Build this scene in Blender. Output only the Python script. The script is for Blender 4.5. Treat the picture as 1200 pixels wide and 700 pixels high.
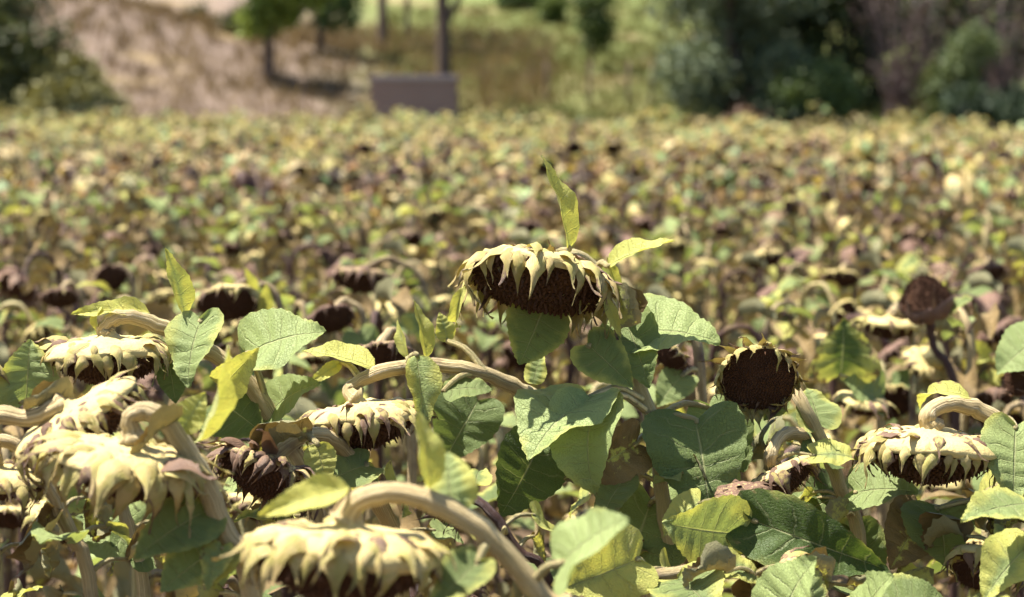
import bpy, math, random
import numpy as np
from mathutils import Vector, Matrix, Quaternion

random.seed(7); rng = np.random.default_rng(7)
scene = bpy.context.scene
for o in list(bpy.data.objects): bpy.data.objects.remove(o)
col = scene.collection

# ------------------------------------------------------------------ camera
CAM_Z, FPX, HOR = 1.75, 2690.0, 95.0          # focal length and horizon row in pixels of the 1200x700 photograph
PITCH = math.atan((350 - HOR) / FPX)
FOCUS = 2.93
cd = bpy.data.cameras.new('camera'); cam = bpy.data.objects.new('camera', cd); col.objects.link(cam)
cam.location = (0, 0, CAM_Z); cam.rotation_euler = (math.pi/2 - PITCH, 0, 0)
cd.sensor_width = 36; cd.lens = FPX / 1200 * 36; cd.clip_end = 2000; cd.clip_start = .05
cd.dof.use_dof = True; cd.dof.focus_distance = FOCUS; cd.dof.aperture_fstop = 5.2
scene.camera = cam
scene.cycles.max_bounces = 6; scene.cycles.diffuse_bounces = 3; scene.cycles.transmission_bounces = 4
scene.render.resolution_x, scene.render.resolution_y = 1024, 597

# ------------------------------------------------------------------ sky and sun
TO_SUN = Vector((-.42, .10, 1.0)).normalized()
w = bpy.data.worlds.new('World'); scene.world = w; w.use_nodes = True
nt = w.node_tree; bg = nt.nodes['Background']
sky = nt.nodes.new('ShaderNodeTexSky'); sky.sky_type = 'NISHITA'; sky.sun_disc = False
sky.sun_elevation = math.asin(TO_SUN.z); sky.sun_rotation = math.atan2(TO_SUN.x, TO_SUN.y)
nt.links.new(sky.outputs[0], bg.inputs[0]); bg.inputs[1].default_value = .068
sd = bpy.data.lights.new('sun', 'SUN'); sd.energy = 5.0; sd.angle = math.radians(.5); sd.color = (1, .95, .87)
sun = bpy.data.objects.new('sun', sd); col.objects.link(sun); sun.location = (-20, 10, 40)
sun.rotation_euler = TO_SUN.to_track_quat('Z', 'Y').to_euler()
scene.view_settings.view_transform = 'Standard'; scene.view_settings.look = 'None'
scene.view_settings.exposure = 1.72; scene.view_settings.gamma = 1

# ------------------------------------------------------------------ helpers
ROT = Matrix.Rotation(math.pi/2 - PITCH, 3, 'X')
def P(px, py, d):
    "point seen at a pixel of the 1200x700 photograph, d metres out into the field"
    v = ROT @ Vector(((px-600)/FPX, (350-py)/FPX, -1))
    return Vector((0, 0, CAM_Z)) + v * (d / v.y)

def tag(o, label=None, cat=None, group=None, kind=None):
    if label: o['label'] = label
    if cat: o['category'] = cat
    if group: o['group'] = group
    if kind: o['kind'] = kind
    return o

def mesh(name, V, F, mats, uv=None, colr=None, mi=None, smooth=True):
    """V (n,3), F list of quads/tris (or an (m,k) array), uv per vertex, colr per vertex"""
    me = bpy.data.meshes.new(name)
    V = np.asarray(V, np.float32)
    if isinstance(F, np.ndarray):
        k = F.shape[1]; m = F.shape[0]
        me.vertices.add(len(V)); me.vertices.foreach_set('co', V.ravel())
        me.loops.add(m*k); me.loops.foreach_set('vertex_index', F.ravel().astype(np.int32))
        me.polygons.add(m); me.polygons.foreach_set('loop_start', np.arange(0, m*k, k, dtype=np.int32))
        me.update(calc_edges=True)
    else:
        me.from_pydata(V.tolist(), [], F)
    li = np.empty(len(me.loops), np.int32); me.loops.foreach_get('vertex_index', li)
    if uv is not None:
        l = me.uv_layers.new(name='UVMap'); l.data.foreach_set('uv', np.asarray(uv, np.float32)[li].ravel())
    if colr is not None:
        a = me.color_attributes.new('Col', 'FLOAT_COLOR', 'POINT')
        c = np.ones((len(V), 4), np.float32); c[:, :3] = colr; a.data.foreach_set('color', c.ravel())
    for m_ in (mats if isinstance(mats, (list, tuple)) else [mats]): me.materials.append(m_)
    if mi is not None: me.polygons.foreach_set('material_index', np.asarray(mi, np.int32))
    me.polygons.foreach_set('use_smooth', np.full(len(me.polygons), smooth))
    me.update(); return me

def obj(name, me, parent=None, M=None, color=None):
    o = bpy.data.objects.new(name, me); col.objects.link(o)
    if parent is not None: o.parent = parent
    if M is not None: o.matrix_basis = M
    if color is not None: o.color = (*color, 1)
    return o

def spline(pts, n):
    "Catmull-Rom through the points, n samples"
    p = np.array([list(q) for q in pts], float)
    if len(p) == 2: return p[0] + (p[1]-p[0]) * np.linspace(0, 1, n)[:, None]
    p = np.vstack([2*p[0]-p[1], p, 2*p[-1]-p[-2]]); m = len(p) - 3
    out = []
    for t in np.linspace(0, m-1e-6, n):
        i = int(t); f = t - i; a, b, c, d = p[i:i+4]
        out.append(.5*((2*b)+(c-a)*f+(2*a-5*b+4*c-d)*f*f+(3*b-a-3*c+d)*f**3))
    return np.array(out)

def tube(path, rad, sides=8, rough=0.0, cap=True, rs=None):
    path = np.asarray(path, float); n = len(path); rad = np.broadcast_to(rad, (n,)).astype(float)
    rs = rs or rng
    T = np.gradient(path, axis=0); T /= np.linalg.norm(T, axis=1)[:, None] + 1e-9
    a = np.array([0, 0, 1.]) if abs(T[0, 2]) < .9 else np.array([1., 0, 0])
    N = np.cross(T[0], a); N /= np.linalg.norm(N)
    V = []; UV = []; L = 0
    prof = 1 + rough*rs.uniform(-1, 1, sides)
    for i in range(n):
        N = N - T[i]*np.dot(N, T[i]); N /= np.linalg.norm(N); B = np.cross(T[i], N)
        if i: L += np.linalg.norm(path[i]-path[i-1])
        for s in range(sides):
            t = 2*math.pi*s/sides
            V.append(path[i] + rad[i]*prof[s]*(math.cos(t)*N + math.sin(t)*B)); UV.append((s/sides if s*2 <= sides else 1-s/sides, L))
    F = [(i*sides+s, i*sides+(s+1) % sides, (i+1)*sides+(s+1) % sides, (i+1)*sides+s) for i in range(n-1) for s in range(sides)]
    if cap:
        V.append(path[-1] + T[-1]*rad[-1]*.5); UV.append((.5, L)); k = len(V)-1
        F += [((n-1)*sides+s, (n-1)*sides+(s+1) % sides, k) for s in range(sides)]
    return V, F, UV

def join(parts):
    V = []; F = []; U = []; MI = []
    for v, f, u, m in parts:
        o = len(V); V += [tuple(q) for q in v]; U += list(u); F += [tuple(i+o for i in q) for q in f]; MI += [m]*len(f)
    return V, F, U, MI

# ------------------------------------------------------------------ materials
class NT:
    def __init__(s, name):
        s.m = bpy.data.materials.new(name); s.m.use_nodes = True; s.t = s.m.node_tree; s.t.nodes.clear()
        s.out = s.n('OutputMaterial')
    def n(s, typ, **kw):
        nd = s.t.nodes.new('ShaderNode'+typ)
        for k, v in kw.items(): setattr(nd, k, v)
        return nd
    def put(s, sock, v):
        if isinstance(v, bpy.types.NodeSocket): s.t.links.new(v, sock)
        elif isinstance(v, (tuple, list)) and len(v) == 3 and sock.type == 'RGBA': sock.default_value = (*v, 1)
        else: sock.default_value = v
    def math(s, op, a, b=0.0, c=None, clamp=False):
        nd = s.n('Math', operation=op, use_clamp=clamp); s.put(nd.inputs[0], a); s.put(nd.inputs[1], b)
        if c is not None: s.put(nd.inputs[2], c)
        return nd.outputs[0]
    def mix(s, f, a, b, blend='MIX'):
        nd = s.n('MixRGB', blend_type=blend); s.put(nd.inputs[0], f); s.put(nd.inputs[1], a); s.put(nd.inputs[2], b); return nd.outputs[0]
    def noise(s, scale, vec=None, detail=3, rough=.55):
        nd = s.n('TexNoise'); nd.inputs['Scale'].default_value = scale; nd.inputs['Detail'].default_value = detail
        nd.inputs['Roughness'].default_value = rough
        if vec is not None: s.put(nd.inputs['Vector'], vec)
        return nd.outputs[0]
    def ramp(s, f, lo, hi):
        nd = s.n('MapRange', interpolation_type='SMOOTHSTEP'); s.put(nd.inputs[0], f)
        nd.inputs[1].default_value = lo; nd.inputs[2].default_value = hi; return nd.outputs[0]
    def bump(s, h, st, dist=.002):
        nd = s.n('Bump'); nd.inputs['Strength'].default_value = st; nd.inputs['Distance'].default_value = dist; s.put(nd.inputs['Height'], h); return nd.outputs[0]
    def pbr(s, colr, rough=.6, spec=.4, normal=None):
        nd = s.n('BsdfPrincipled'); s.put(nd.inputs['Base Color'], colr); s.put(nd.inputs['Roughness'], rough)
        nd.inputs['Specular IOR Level'].default_value = spec
        if normal is not None: s.put(nd.inputs['Normal'], normal)
        return nd.outputs[0]
    def thin(s, bsdf, colr, f, normal=None):
        tr = s.n('BsdfTranslucent'); s.put(tr.inputs[0], colr)
        if normal is not None: s.put(tr.inputs['Normal'], normal)
        mx = s.n('MixShader'); s.put(mx.inputs[0], f); s.put(mx.inputs[1], bsdf); s.put(mx.inputs[2], tr.outputs[0]); return mx.outputs[0]
    def done(s, sh): s.t.links.new(sh, s.out.inputs[0]); return s.m
    def params(s):
        "three wear values kept on each object: yellowing, browning, lightness"
        oi = s.n('ObjectInfo'); sep = s.n('SeparateColor'); s.t.links.new(oi.outputs['Color'], sep.inputs[0])
        return oi, sep.outputs[0], sep.outputs[1], sep.outputs[2]
    def objvec(s, oi, k=7.0):
        tc = s.n('TexCoord'); sc = s.n('VectorMath', operation='SCALE')
        cb = s.n('CombineXYZ'); s.t.links.new(oi.outputs['Random'], cb.inputs[0]); s.t.links.new(oi.outputs['Random'], cb.inputs[1])
        s.t.links.new(cb.outputs[0], sc.inputs[0]); sc.inputs['Scale'].default_value = k*10
        ad = s.n('VectorMath', operation='ADD'); s.t.links.new(tc.outputs['Object'], ad.inputs[0]); s.t.links.new(sc.outputs[0], ad.inputs[1])
        return tc, ad.outputs[0]

def mat_leaf():
    t = NT('sunflower_leaf'); oi, Y, B, L = t.params(); tc, ov = t.objvec(oi)
    uv = t.n('SeparateXYZ'); t.t.links.new(tc.outputs['UV'], uv.inputs[0]); u, v = uv.outputs[0], uv.outputs[1]
    av = t.math('ABSOLUTE', t.math('MULTIPLY_ADD', v, 2.0, -1.0))
    n1 = t.noise(2.2, ov, 4); n2 = t.noise(9, ov, 4, .6); n3 = t.noise(40, ov, 2)
    # veins: midrib, laterals and a fine net
    fr = t.math('ABSOLUTE', t.math('SUBTRACT', t.math('FRACT', t.math('MULTIPLY_ADD', u, 6.0, t.math('MULTIPLY', n1, 1.1))), .5))
    lat = t.ramp(fr, .06, .0); mid = t.ramp(av, .045, .0)
    lat = t.math('MULTIPLY', lat, t.ramp(av, 1.0, .5))
    vein = t.math('MAXIMUM', t.math('MULTIPLY', lat, .42), mid)
    vor = t.n('TexVoronoi', feature='DISTANCE_TO_EDGE'); vor.inputs['Scale'].default_value = 34; t.put(vor.inputs['Vector'], ov)
    net = t.ramp(vor.outputs['Distance'], .07, .0)
    green = t.mix(L, (.045, .076, .017), (.30, .36, .14))
    green = t.mix(t.math('MULTIPLY', n2, .5), green, t.mix(.5, green, (.16, .22, .05)))
    yel = t.mix(n2, (.52, .46, .12), (.40, .45, .12))
    # yellowing creeps in from the margin and in blotches
    edge = t.math('ADD', t.math('MULTIPLY', av, .45), t.math('MULTIPLY', n1, .9))
    yf = t.math('MULTIPLY_ADD', Y, 1.5, t.math('SUBTRACT', edge, 1.12)); yf = t.ramp(yf, .0, .35)
    c = t.mix(yf, green, yel)
    bf = t.math('MULTIPLY_ADD', B, 1.6, t.math('SUBTRACT', t.math('ADD', t.math('MULTIPLY', av, .5), t.math('MULTIPLY', n2, .9)), 1.13)); bf = t.ramp(bf, .0, .16)
    brown = t.mix(n1, (.048, .028, .017), (.36, .25, .10))
    c = t.mix(bf, c, brown)
    spot = t.math('MULTIPLY', t.ramp(t.noise(55, ov, 1), .70, .76), .6); c = t.mix(spot, c, (.10, .06, .03))
    c = t.mix(t.math('MULTIPLY', vein, t.math('MULTIPLY_ADD', bf, -.6, .62)), c, (.42, .42, .22))
    c = t.mix(t.math('MULTIPLY', net, .13), c, (.35, .38, .2))
    geo = t.n('NewGeometry'); under = t.mix(.45, c, (.30, .34, .19)); c2 = t.mix(geo.outputs['Backfacing'], c, under)
    h = t.math('ADD', t.math('MULTIPLY', vein, -1.0), t.math('ADD', t.math('MULTIPLY', net, -.35), t.math('MULTIPLY', n3, .35)))
    nb = t.bump(h, .75, .004)
    s = t.pbr(c2, t.math('MULTIPLY_ADD', n2, .25, .45), .18, nb)
    trc = t.mix(1.0, c, (1.35, 1.3, .72), 'MULTIPLY')
    return t.done(t.thin(s, trc, t.math('MULTIPLY_ADD', bf, -.2, .32), nb))

def mat_bract():
    t = NT('dry_bract'); oi, Br, G, L = t.params(); tc, ov = t.objvec(oi)
    n1 = t.noise(1.6, ov, 4); n2 = t.noise(8, ov, 4, .6)
    uv = t.n('SeparateXYZ'); t.t.links.new(tc.outputs['UV'], uv.inputs[0])
    fib = t.n('TexWave', wave_type='BANDS', bands_direction='Y'); fib.inputs['Scale'].default_value = 5.0; fib.inputs['Distortion'].default_value = 1.5; t.put(fib.inputs['Vector'], tc.outputs['UV'])
    c = t.mix(n1, (.50, .38, .13), (.72, .59, .29))
    c = t.mix(t.math('MULTIPLY', G, t.ramp(n2, .3, .7)), c, (.34, .38, .10))
    c = t.mix(t.math('MULTIPLY', fib.outputs[1], .4), c, (.38, .27, .085))
    av = t.math('ABSOLUTE', t.math('MULTIPLY_ADD', uv.outputs[1], 2.0, -1.0))
    wear = t.math('ADD', t.math('MULTIPLY', t.ramp(av, .45, 1.0), .36), t.math('MULTIPLY', t.ramp(uv.outputs[0], .45, 1.0), .30))
    c = t.mix(t.math('MULTIPLY', t.ramp(t.noise(3.5, ov, 3), .40, .62), .7), c, (.40, .37, .095))
    bf = t.ramp(t.math('ADD', wear, t.math('ADD', t.math('MULTIPLY_ADD', Br, 1.3, -1.0), t.math('MULTIPLY', n2, .98))), .0, .3)
    c = t.mix(bf, c, t.mix(n1, (.095, .050, .045), (.30, .19, .11)))
    c = t.mix(L, t.mix(1.0, c, (.62, .56, .5), 'MULTIPLY'), c)
    nb = t.bump(t.math('ADD', t.math('MULTIPLY', fib.outputs[1], .5), n2), .7, .0015)
    s = t.pbr(c, .6, .3, nb)
    return t.done(t.thin(s, t.mix(1.0, c, (1.1, 1.0, .65), 'MULTIPLY'), .16, nb))

def mat_recept():
    t = NT('flower_head_back'); oi, Br, G, L = t.params(); tc, ov = t.objvec(oi)
    n1 = t.noise(2.5, ov, 4); n2 = t.noise(9, ov, 5, .65)
    c = t.mix(n1, (.42, .31, .11), (.58, .46, .21)); c = t.mix(t.math('MULTIPLY', G, n2), c, (.36, .40, .12))
    bf = t.ramp(t.math('ADD', t.math('MULTIPLY_ADD', Br, 1.3, -1.0), t.math('MULTIPLY', n2, 1.0)), .0, .3)
    c = t.mix(bf, c, t.mix(n1, (.07, .036, .030), (.21, .12, .075)))
    return t.done(t.pbr(c, .65, .25, t.bump(n2, .8, .004)))

def mat_seed():
    t = NT('seed_disc'); oi, Br, G, L = t.params(); tc, ov = t.objvec(oi)
    n1 = t.noise(3, ov, 3); n2 = t.noise(30, ov, 2)
    c = t.mix(n2, (.022, .010, .006), (.10, .048, .026)); c = t.mix(t.math('MULTIPLY', t.ramp(n1, .5, .75), .5), c, (.13, .066, .036))
    return t.done(t.pbr(c, .8, .12))

def mat_stem():
    t = NT('sunflower_stem'); oi, Br, G, L = t.params(); tc, ov = t.objvec(oi)
    mp = t.n('Mapping'); mp.inputs['Scale'].default_value = (26, 9, 1); t.put(mp.inputs[0], tc.outputs['UV'])
    n1 = t.ramp(t.noise(1.0, mp.outputs[0], 5, .65), .28, .72); n2 = t.noise(14, ov, 4); 
    mp2 = t.n('Mapping'); mp2.inputs['Scale'].default_value = (3, 260, 1); t.put(mp2.inputs[0], tc.outputs['UV']); n3 = t.noise(3.0, mp2.outputs[0], 2)
    c = t.mix(n1, (.34, .24, .10), (.68, .54, .29)); c = t.mix(t.math('MULTIPLY', G, t.ramp(n2, .25, .65)), c, (.36, .36, .13))
    c = t.mix(t.math('MULTIPLY', t.ramp(n2, .56, .72), .45), c, (.30, .22, .10))
    sp = t.ramp(t.math('ADD', n2, t.math('MULTIPLY', Br, .55)), .58, .88); c = t.mix(sp, c, (.13, .072, .055))
    c = t.mix(L, t.mix(1.0, c, (.5, .42, .4), 'MULTIPLY'), c)
    nb = t.bump(t.math('ADD', n1, t.math('MULTIPLY', n3, .25)), .9, .003)
    return t.done(t.pbr(c, .55, .35, nb))

def mat_vcol(name, rough=.6, trans=.3, spec=.3, tint=(1.25, 1.15, .7), jitter=3.0):
    t = NT(name); a = t.n('VertexColor'); a.layer_name = 'Col'; g = t.n('NewGeometry')
    n = t.noise(jitter, g.outputs['Position'], 3)
    c = t.mix(t.math('MULTIPLY_ADD', n, 1.0, -.1, clamp=True), t.mix(1.0, a.outputs[0], (.62, .62, .62), 'MULTIPLY'), t.mix(1.0, a.outputs[0], (1.35, 1.3, 1.2), 'MULTIPLY'))
    s = t.pbr(c, rough, spec)
    if trans: s = t.thin(s, t.mix(1.0, c, tint, 'MULTIPLY'), trans)
    return t.done(s)

def mat_ground():
    t = NT('ground'); g = t.n('NewGeometry'); p = g.outputs['Position']; xyz = t.n('SeparateXYZ'); t.put(xyz.inputs[0], p); x, y = xyz.outputs[0], xyz.outputs[1]
    n1 = t.noise(.25, p, 5, .6); n2 = t.noise(3.0, p, 6, .65); n3 = t.noise(24, p, 4, .6); n4 = t.noise(.9, p, 4, .6)
    soil = t.mix(n2, (.045, .030, .020), (.12, .084, .052)); soil = t.mix(t.ramp(n3, .58, .72), soil, (.22, .165, .085))
    bank = t.mix(n4, (.135, .098, .078), (.18, .135, .10)); bank = t.mix(t.ramp(n1, .52, .66), bank, (.23, .17, .085))
    grass = t.mix(n4, (.145, .145, .052), (.09, .122, .034)); grass = t.mix(t.ramp(n1, .50, .70), grass, (.22, .165, .085)); grass = t.mix(t.ramp(n2, .52, .7), grass, (.07, .088, .028))
    # bare bank on the left, grassy pasture on the right
    ed = t.math('ADD', t.math('ADD', x, t.math('MULTIPLY', t.math('SUBTRACT', y, 60.0), .10)), t.math('MULTIPLY_ADD', n1, 7.0, -3.5))
    far = t.mix(t.ramp(ed, -6.0, -2.0), bank, grass)
    c = t.mix(t.ramp(t.math('ADD', y, t.math('MULTIPLY', n4, 3.0)), 50.0, 53.0), soil, far)
    return t.done(t.pbr(c, .95, .1, t.bump(t.math('ADD', n2, t.math('MULTIPLY', n3, .4)), .8, .05)))

def mat_concrete():
    t = NT('rough_blockwork'); tc = t.n('TexCoord'); v = tc.outputs['Object']
    n1 = t.noise(1.6, v, 5, .6); n2 = t.noise(18, v, 4)
    c = t.mix(n1, (.24, .145, .11), (.34, .215, .165)); c = t.mix(t.ramp(n2, .5, .75), c, (.25, .18, .15))
    return t.done(t.pbr(c, .9, .15, t.bump(n2, .7, .02)))

def mat_bark():
    t = NT('bark'); tc = t.n('TexCoord'); mp = t.n('Mapping'); mp.inputs['Scale'].default_value = (6, 6, 1.2); t.put(mp.inputs[0], tc.outputs['Object'])
    n1 = t.noise(3, mp.outputs[0], 5, .65); c = t.mix(n1, (.055, .037, .028), (.17, .12, .09))
    return t.done(t.pbr(c, .9, .1, t.bump(n1, .9, .03)))

M_LEAF, M_BRACT, M_REC, M_SEED, M_STEM = mat_leaf(), mat_bract(), mat_recept(), mat_seed(), mat_stem()
M_GROUND, M_CONC, M_BARK = mat_ground(), mat_concrete(), mat_bark()
t_ = NT('lid_painted_sunlit'); M_LID_LIT = t_.done(t_.pbr(t_.mix(t_.noise(3), (.30, .23, .21), (.44, .36, .33)), .9, .15))  # sun on the box top, painted as a lighter colour over the lid
M_FIELD = mat_vcol('withered_crop', .6, .3, .3)
M_FOL = mat_vcol('tree_foliage', .6, .25, .25, jitter=1.2)
M_GRASS = mat_vcol('dry_grass', .7, .3, .15)

# ------------------------------------------------------------------ terrain: field, then a rising pasture
def terr(x, y):
    x = np.asarray(x, float); y = np.asarray(y, float)
    t = np.clip(y-52, 0, None); z = .115*t*np.clip(t/6, 0, 1)
    z = z + 2.6*np.exp(-((x+14)/6.5)**2 - ((y-66)/8)**2) * np.clip((y-52)/5, 0, 1)
    z = z + .25*np.sin(x*.21+y*.13)*np.clip((y-54)/20, 0, 1) + .02*np.sin(x*3.1)*np.sin(y*2.3+x)*np.clip(1-(y-52)/4, 0, 1)
    return np.where(y > 140, z*0+.115*88 + (z-.115*88)*.45, z)
gx = np.concatenate([np.linspace(-400, -40, 20), np.linspace(-38, 38, 153), np.linspace(40, 400, 20)])
gy = np.concatenate([np.linspace(-60, 0, 12), np.linspace(.5, 100, 200), np.linspace(104, 700, 50)])
X, Yg = np.meshgrid(gx, gy); Z = terr(X, Yg); nx, ny = len(gx), len(gy)
ii, jj = np.meshgrid(np.arange(ny-1), np.arange(nx-1), indexing='ij'); a = (ii*nx+jj).ravel()
ground = obj('ground', mesh('ground', np.stack([X.ravel(), Yg.ravel(), Z.ravel()], 1), np.stack([a, a+1, a+nx+1, a+nx], 1), M_GROUND))
tag(ground, 'brown soil of the field rising into dry grassy pasture', kind='structure')
def on_ground(px, d, dy=0):
    x = (px-600)/FPX*d; return Vector((x, d, float(terr(x, d))))

# ------------------------------------------------------------------ leaf, bract and head shapes
HEART = [(0,0),(.10,-.09),(.24,-.13),(.38,-.06),(.46,.10),(.47,.27),(.41,.46),(.31,.63),(.20,.78),(.09,.91),(0,1)]
OVAL  = [(0,0),(.08,-.01),(.2,.02),(.32,.12),(.38,.27),(.37,.43),(.30,.6),(.21,.75),(.12,.87),(.05,.95),(0,1)]
LANCE = [(0,0),(.04,.02),(.09,.08),(.14,.18),(.165,.30),(.16,.45),(.13,.6),(.09,.74),(.055,.86),(.02,.95),(0,1)]
def leaf_geo(shape, nu=22, nv=10, width=1.0, fold=.25, bend=.6, wave=.05, serr=.012, twist=0.0, cup=0.0, pucker=.017, seed=0, petiole=0.0, roll=0.0):
    r = np.random.default_rng(seed)
    pts = spline([(p[0], p[1], 0) for p in shape], 200)[:, :2]
    s = np.r_[0, np.cumsum(np.linalg.norm(np.diff(pts, axis=0), axis=1))]; s /= s[-1]
    us = np.linspace(0, 1, nu+1); V = []; UV = []
    ph = r.uniform(0, 6.28, 4); lop = r.uniform(.88, 1.12, 2)
    um = us**.74; mx = np.interp(um, s, pts[:, 0]); my = np.interp(um, s, pts[:, 1])
    for i, u in enumerate(us):
        for j in range(nv+1):
            v = 2*j/nv - 1; av = abs(v); sd_ = 0 if v < 0 else 1
            x = mx[i]*av*np.sign(v)*width*lop[sd_]
            y = u*(1-av) + my[i]*av
            if av > .99 and 0 < i < nu: x += np.sign(v)*serr*(1 if i % 2 else -.6)*r.uniform(.5, 1.3)
            z = fold*abs(x) - cup*x*x*4
            z += wave*av**1.6*(math.sin(9*u+ph[sd_])+.6*math.sin(17*u+ph[2+sd_]))*(.4+.6*math.sin(math.pi*min(1, u+.15)))
            z += pucker*math.cos(2*math.pi*7*u)*math.sin(math.pi*av) + r.normal(0, .004)
            if roll:   # margins roll in as the leaf dries
                th = roll*x*2.2; rr = 1/(roll*2.2); x, z = math.sin(th)*rr, z + (1-math.cos(th))*rr
            if twist:
                c_, s_ = math.cos(twist*u), math.sin(twist*u); x, z = c_*x - s_*z, s_*x + c_*z
            if abs(bend) > 1e-3:
                k = bend; yy = max(y, 0); ang = k*yy
                y, z = (math.sin(ang)/k + z*math.sin(ang) if y >= 0 else y), -(1-math.cos(ang))/k + z*math.cos(ang)
            V.append((x, y, z)); UV.append((u, (v+1)/2))
    F = [(i*(nv+1)+j, i*(nv+1)+j+1, (i+1)*(nv+1)+j+1, (i+1)*(nv+1)+j) for i in range(nu) for j in range(nv)]
    if petiole:
        V = [(q[0], q[1]+petiole, q[2]) for q in V]
        pv, pf, pu = tube(spline([(0, 0, -petiole*.35), (0, petiole*.5, .03), (0, petiole+.02, -.004)], 6), [.035, .026, .022, .02, .02, .018], 5, cap=False)
        return join([(V, F, UV, 0), (pv, pf, pu, 1)])
    return V, F, UV, [0]*len(F)

def leaf_mesh(name, **k):
    V, F, U, MI = leaf_geo(**k); return mesh(name, V, F, [M_LEAF, M_STEM], uv=U, mi=MI)
LEAF = {}   # near leaves, several of each kind
for i in range(4):
    LEAF['heart', i] = leaf_mesh('leaf_heart', shape=HEART, fold=.22, bend=.65, wave=.065, seed=10+i, nu=26, nv=10)
    LEAF['droop', i] = leaf_mesh('leaf_drooping', shape=HEART, fold=.35, bend=1.5, wave=.05, seed=20+i, nu=26, nv=10)
    LEAF['flat', i]  = leaf_mesh('leaf_flat', shape=OVAL, fold=.15, bend=.4, wave=.055, seed=30+i, nu=26, nv=10)
    LEAF['lance', i] = leaf_mesh('leaf_lance', shape=LANCE, fold=.55, bend=.35, wave=.03, serr=.006, seed=40+i, nu=20, nv=8, twist=.5*(i % 2), pucker=0)
    LEAF['hook', i]  = leaf_mesh('leaf_hooked', shape=LANCE, fold=.5, bend=1.9, wave=.04, serr=.008, seed=45+i, nu=20, nv=8, twist=-.5, pucker=0)
    LEAF['dry', i]   = leaf_mesh('leaf_dry', shape=OVAL, fold=.3, bend=1.6, wave=.16, serr=.03, seed=50+i, nu=24, nv=10, twist=1.5*(-1)**i, roll=3.0, pucker=.035)
FLEAF = {}  # field leaves with their stalk
for i in range(4):
    FLEAF['green', i] = leaf_mesh('field_leaf', shape=HEART, fold=.3, bend=[.8, 1.2, 1.6, 1.0][i], wave=.05, seed=60+i, nu=16, nv=8, petiole=.5)
    FLEAF['dry', i] = leaf_mesh('field_leaf_dry', shape=OVAL, fold=.3, bend=1.5, wave=.12, seed=70+i, nu=14, nv=6, petiole=.5, twist=1.0*(-1)**i, roll=2.0, pucker=.02)

BSH = [(0.14,0),(.17,.04),(.205,.10),(.22,.17),(.215,.26),(.175,.38),(.115,.50),(.062,.62),(.034,.75),(.02,.88),(0,1)]
def bract_geo(seed, bend=2.0, width=1.0, tipcurl=0.0, nu=10, nv=4):
    r = np.random.default_rng(seed); V = []; U = []
    us = np.linspace(0, 1, nu+1); wd = np.interp(us, [p[1] for p in BSH], [p[0] for p in BSH])*width*1.1
    ang = 0; y = z = 0; tw = r.uniform(-.5, .5); px_ = 0
    ks = bend*np.interp(us, [0, .2, .55, .75, 1], [.8, 1.6, 1.1, .35, 0]) + tipcurl*np.interp(us, [0, .6, .8, 1], [0, 0, -1.2, -2.2])
    for i, u in enumerate(us):
        if i:
            du = us[i]-us[i-1]; ang += ks[i]*du; y += math.cos(ang)*du; z -= math.sin(ang)*du; px_ += (math.sin(tw*u*2)*.7 + .35*tw*math.sin(7*u)*u)*du
        for j in range(nv+1):
            v = 2*j/nv-1; x = wd[i]*v; h = -.9*x*x/.27 - .10*abs(x) + .012*math.sin(8*u+v*3+seed) + .03*abs(v)*math.sin(13*u+seed*1.7+2*v)*(1-.5*u) + .010*r.normal()  # cupped over the disc, creased and crinkled
            V.append((x+px_, y + h*math.sin(ang), z + h*math.cos(ang))); U.append((u, (v+1)/2))
    F = [(i*(nv+1)+j, i*(nv+1)+j+1, (i+1)*(nv+1)+j+1, (i+1)*(nv+1)+j) for i in range(nu) for j in range(nv)]
    return V, F, U
BRACT = [mesh('bract', *(lambda g: (g[0], g[1], M_BRACT, g[2]))(bract_geo(i, [1.7, 2.0, 1.5, 2.3, 1.8, 1.3, 2.1, 1.6, 1.9, 1.1][i], [.88, .74, .94, .66, 1.0, .68, .84, .96, .78, .66][i], [0, .6, 1.3, 0, .8, -.5, 1.0, .2, 1.6, .9][i]))) for i in range(10)]
BRACT_LOW = [bract_geo(100+i, 1.5+.25*i, 1.0, .5*(i % 3), 4, 2) for i in range(4)]

def recept_geo(seed, seg=28, wob=.05, dome=1.0):
    r = np.random.default_rng(seed); ph = r.uniform(0, 6.28, 3)
    prof = [(.10,.33),(.13,.28),(.20,.225),(.36,.19),(.56,.19),(.74,.165),(.88,.10),(.97,.02),(1.0,-.05),(.95,-.09)]
    V = []; U = []
    for k, (rr, z) in enumerate(prof):
        for s in range(seg):
            t = 2*math.pi*s/seg; f = 1 + wob*rr*(math.sin(2*t+ph[0])+.6*math.sin(3*t+ph[1])+.35*math.sin(7*t+ph[2]))
            zz = z*dome + .05*rr*rr*math.sin(2*t+ph[1]) + .02*math.sin(6*t+k+ph[2])*rr + r.normal(0, .016)*min(1, rr*2)
            V.append((rr*f*math.cos(t), rr*f*math.sin(t), zz)); U.append((s/seg, k/9))
    F = [(k*seg+s, (k+1)*seg+s, (k+1)*seg+(s+1) % seg, k*seg+(s+1) % seg) for k in range(len(prof)-1) for s in range(seg)]
    return V, F, U
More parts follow.
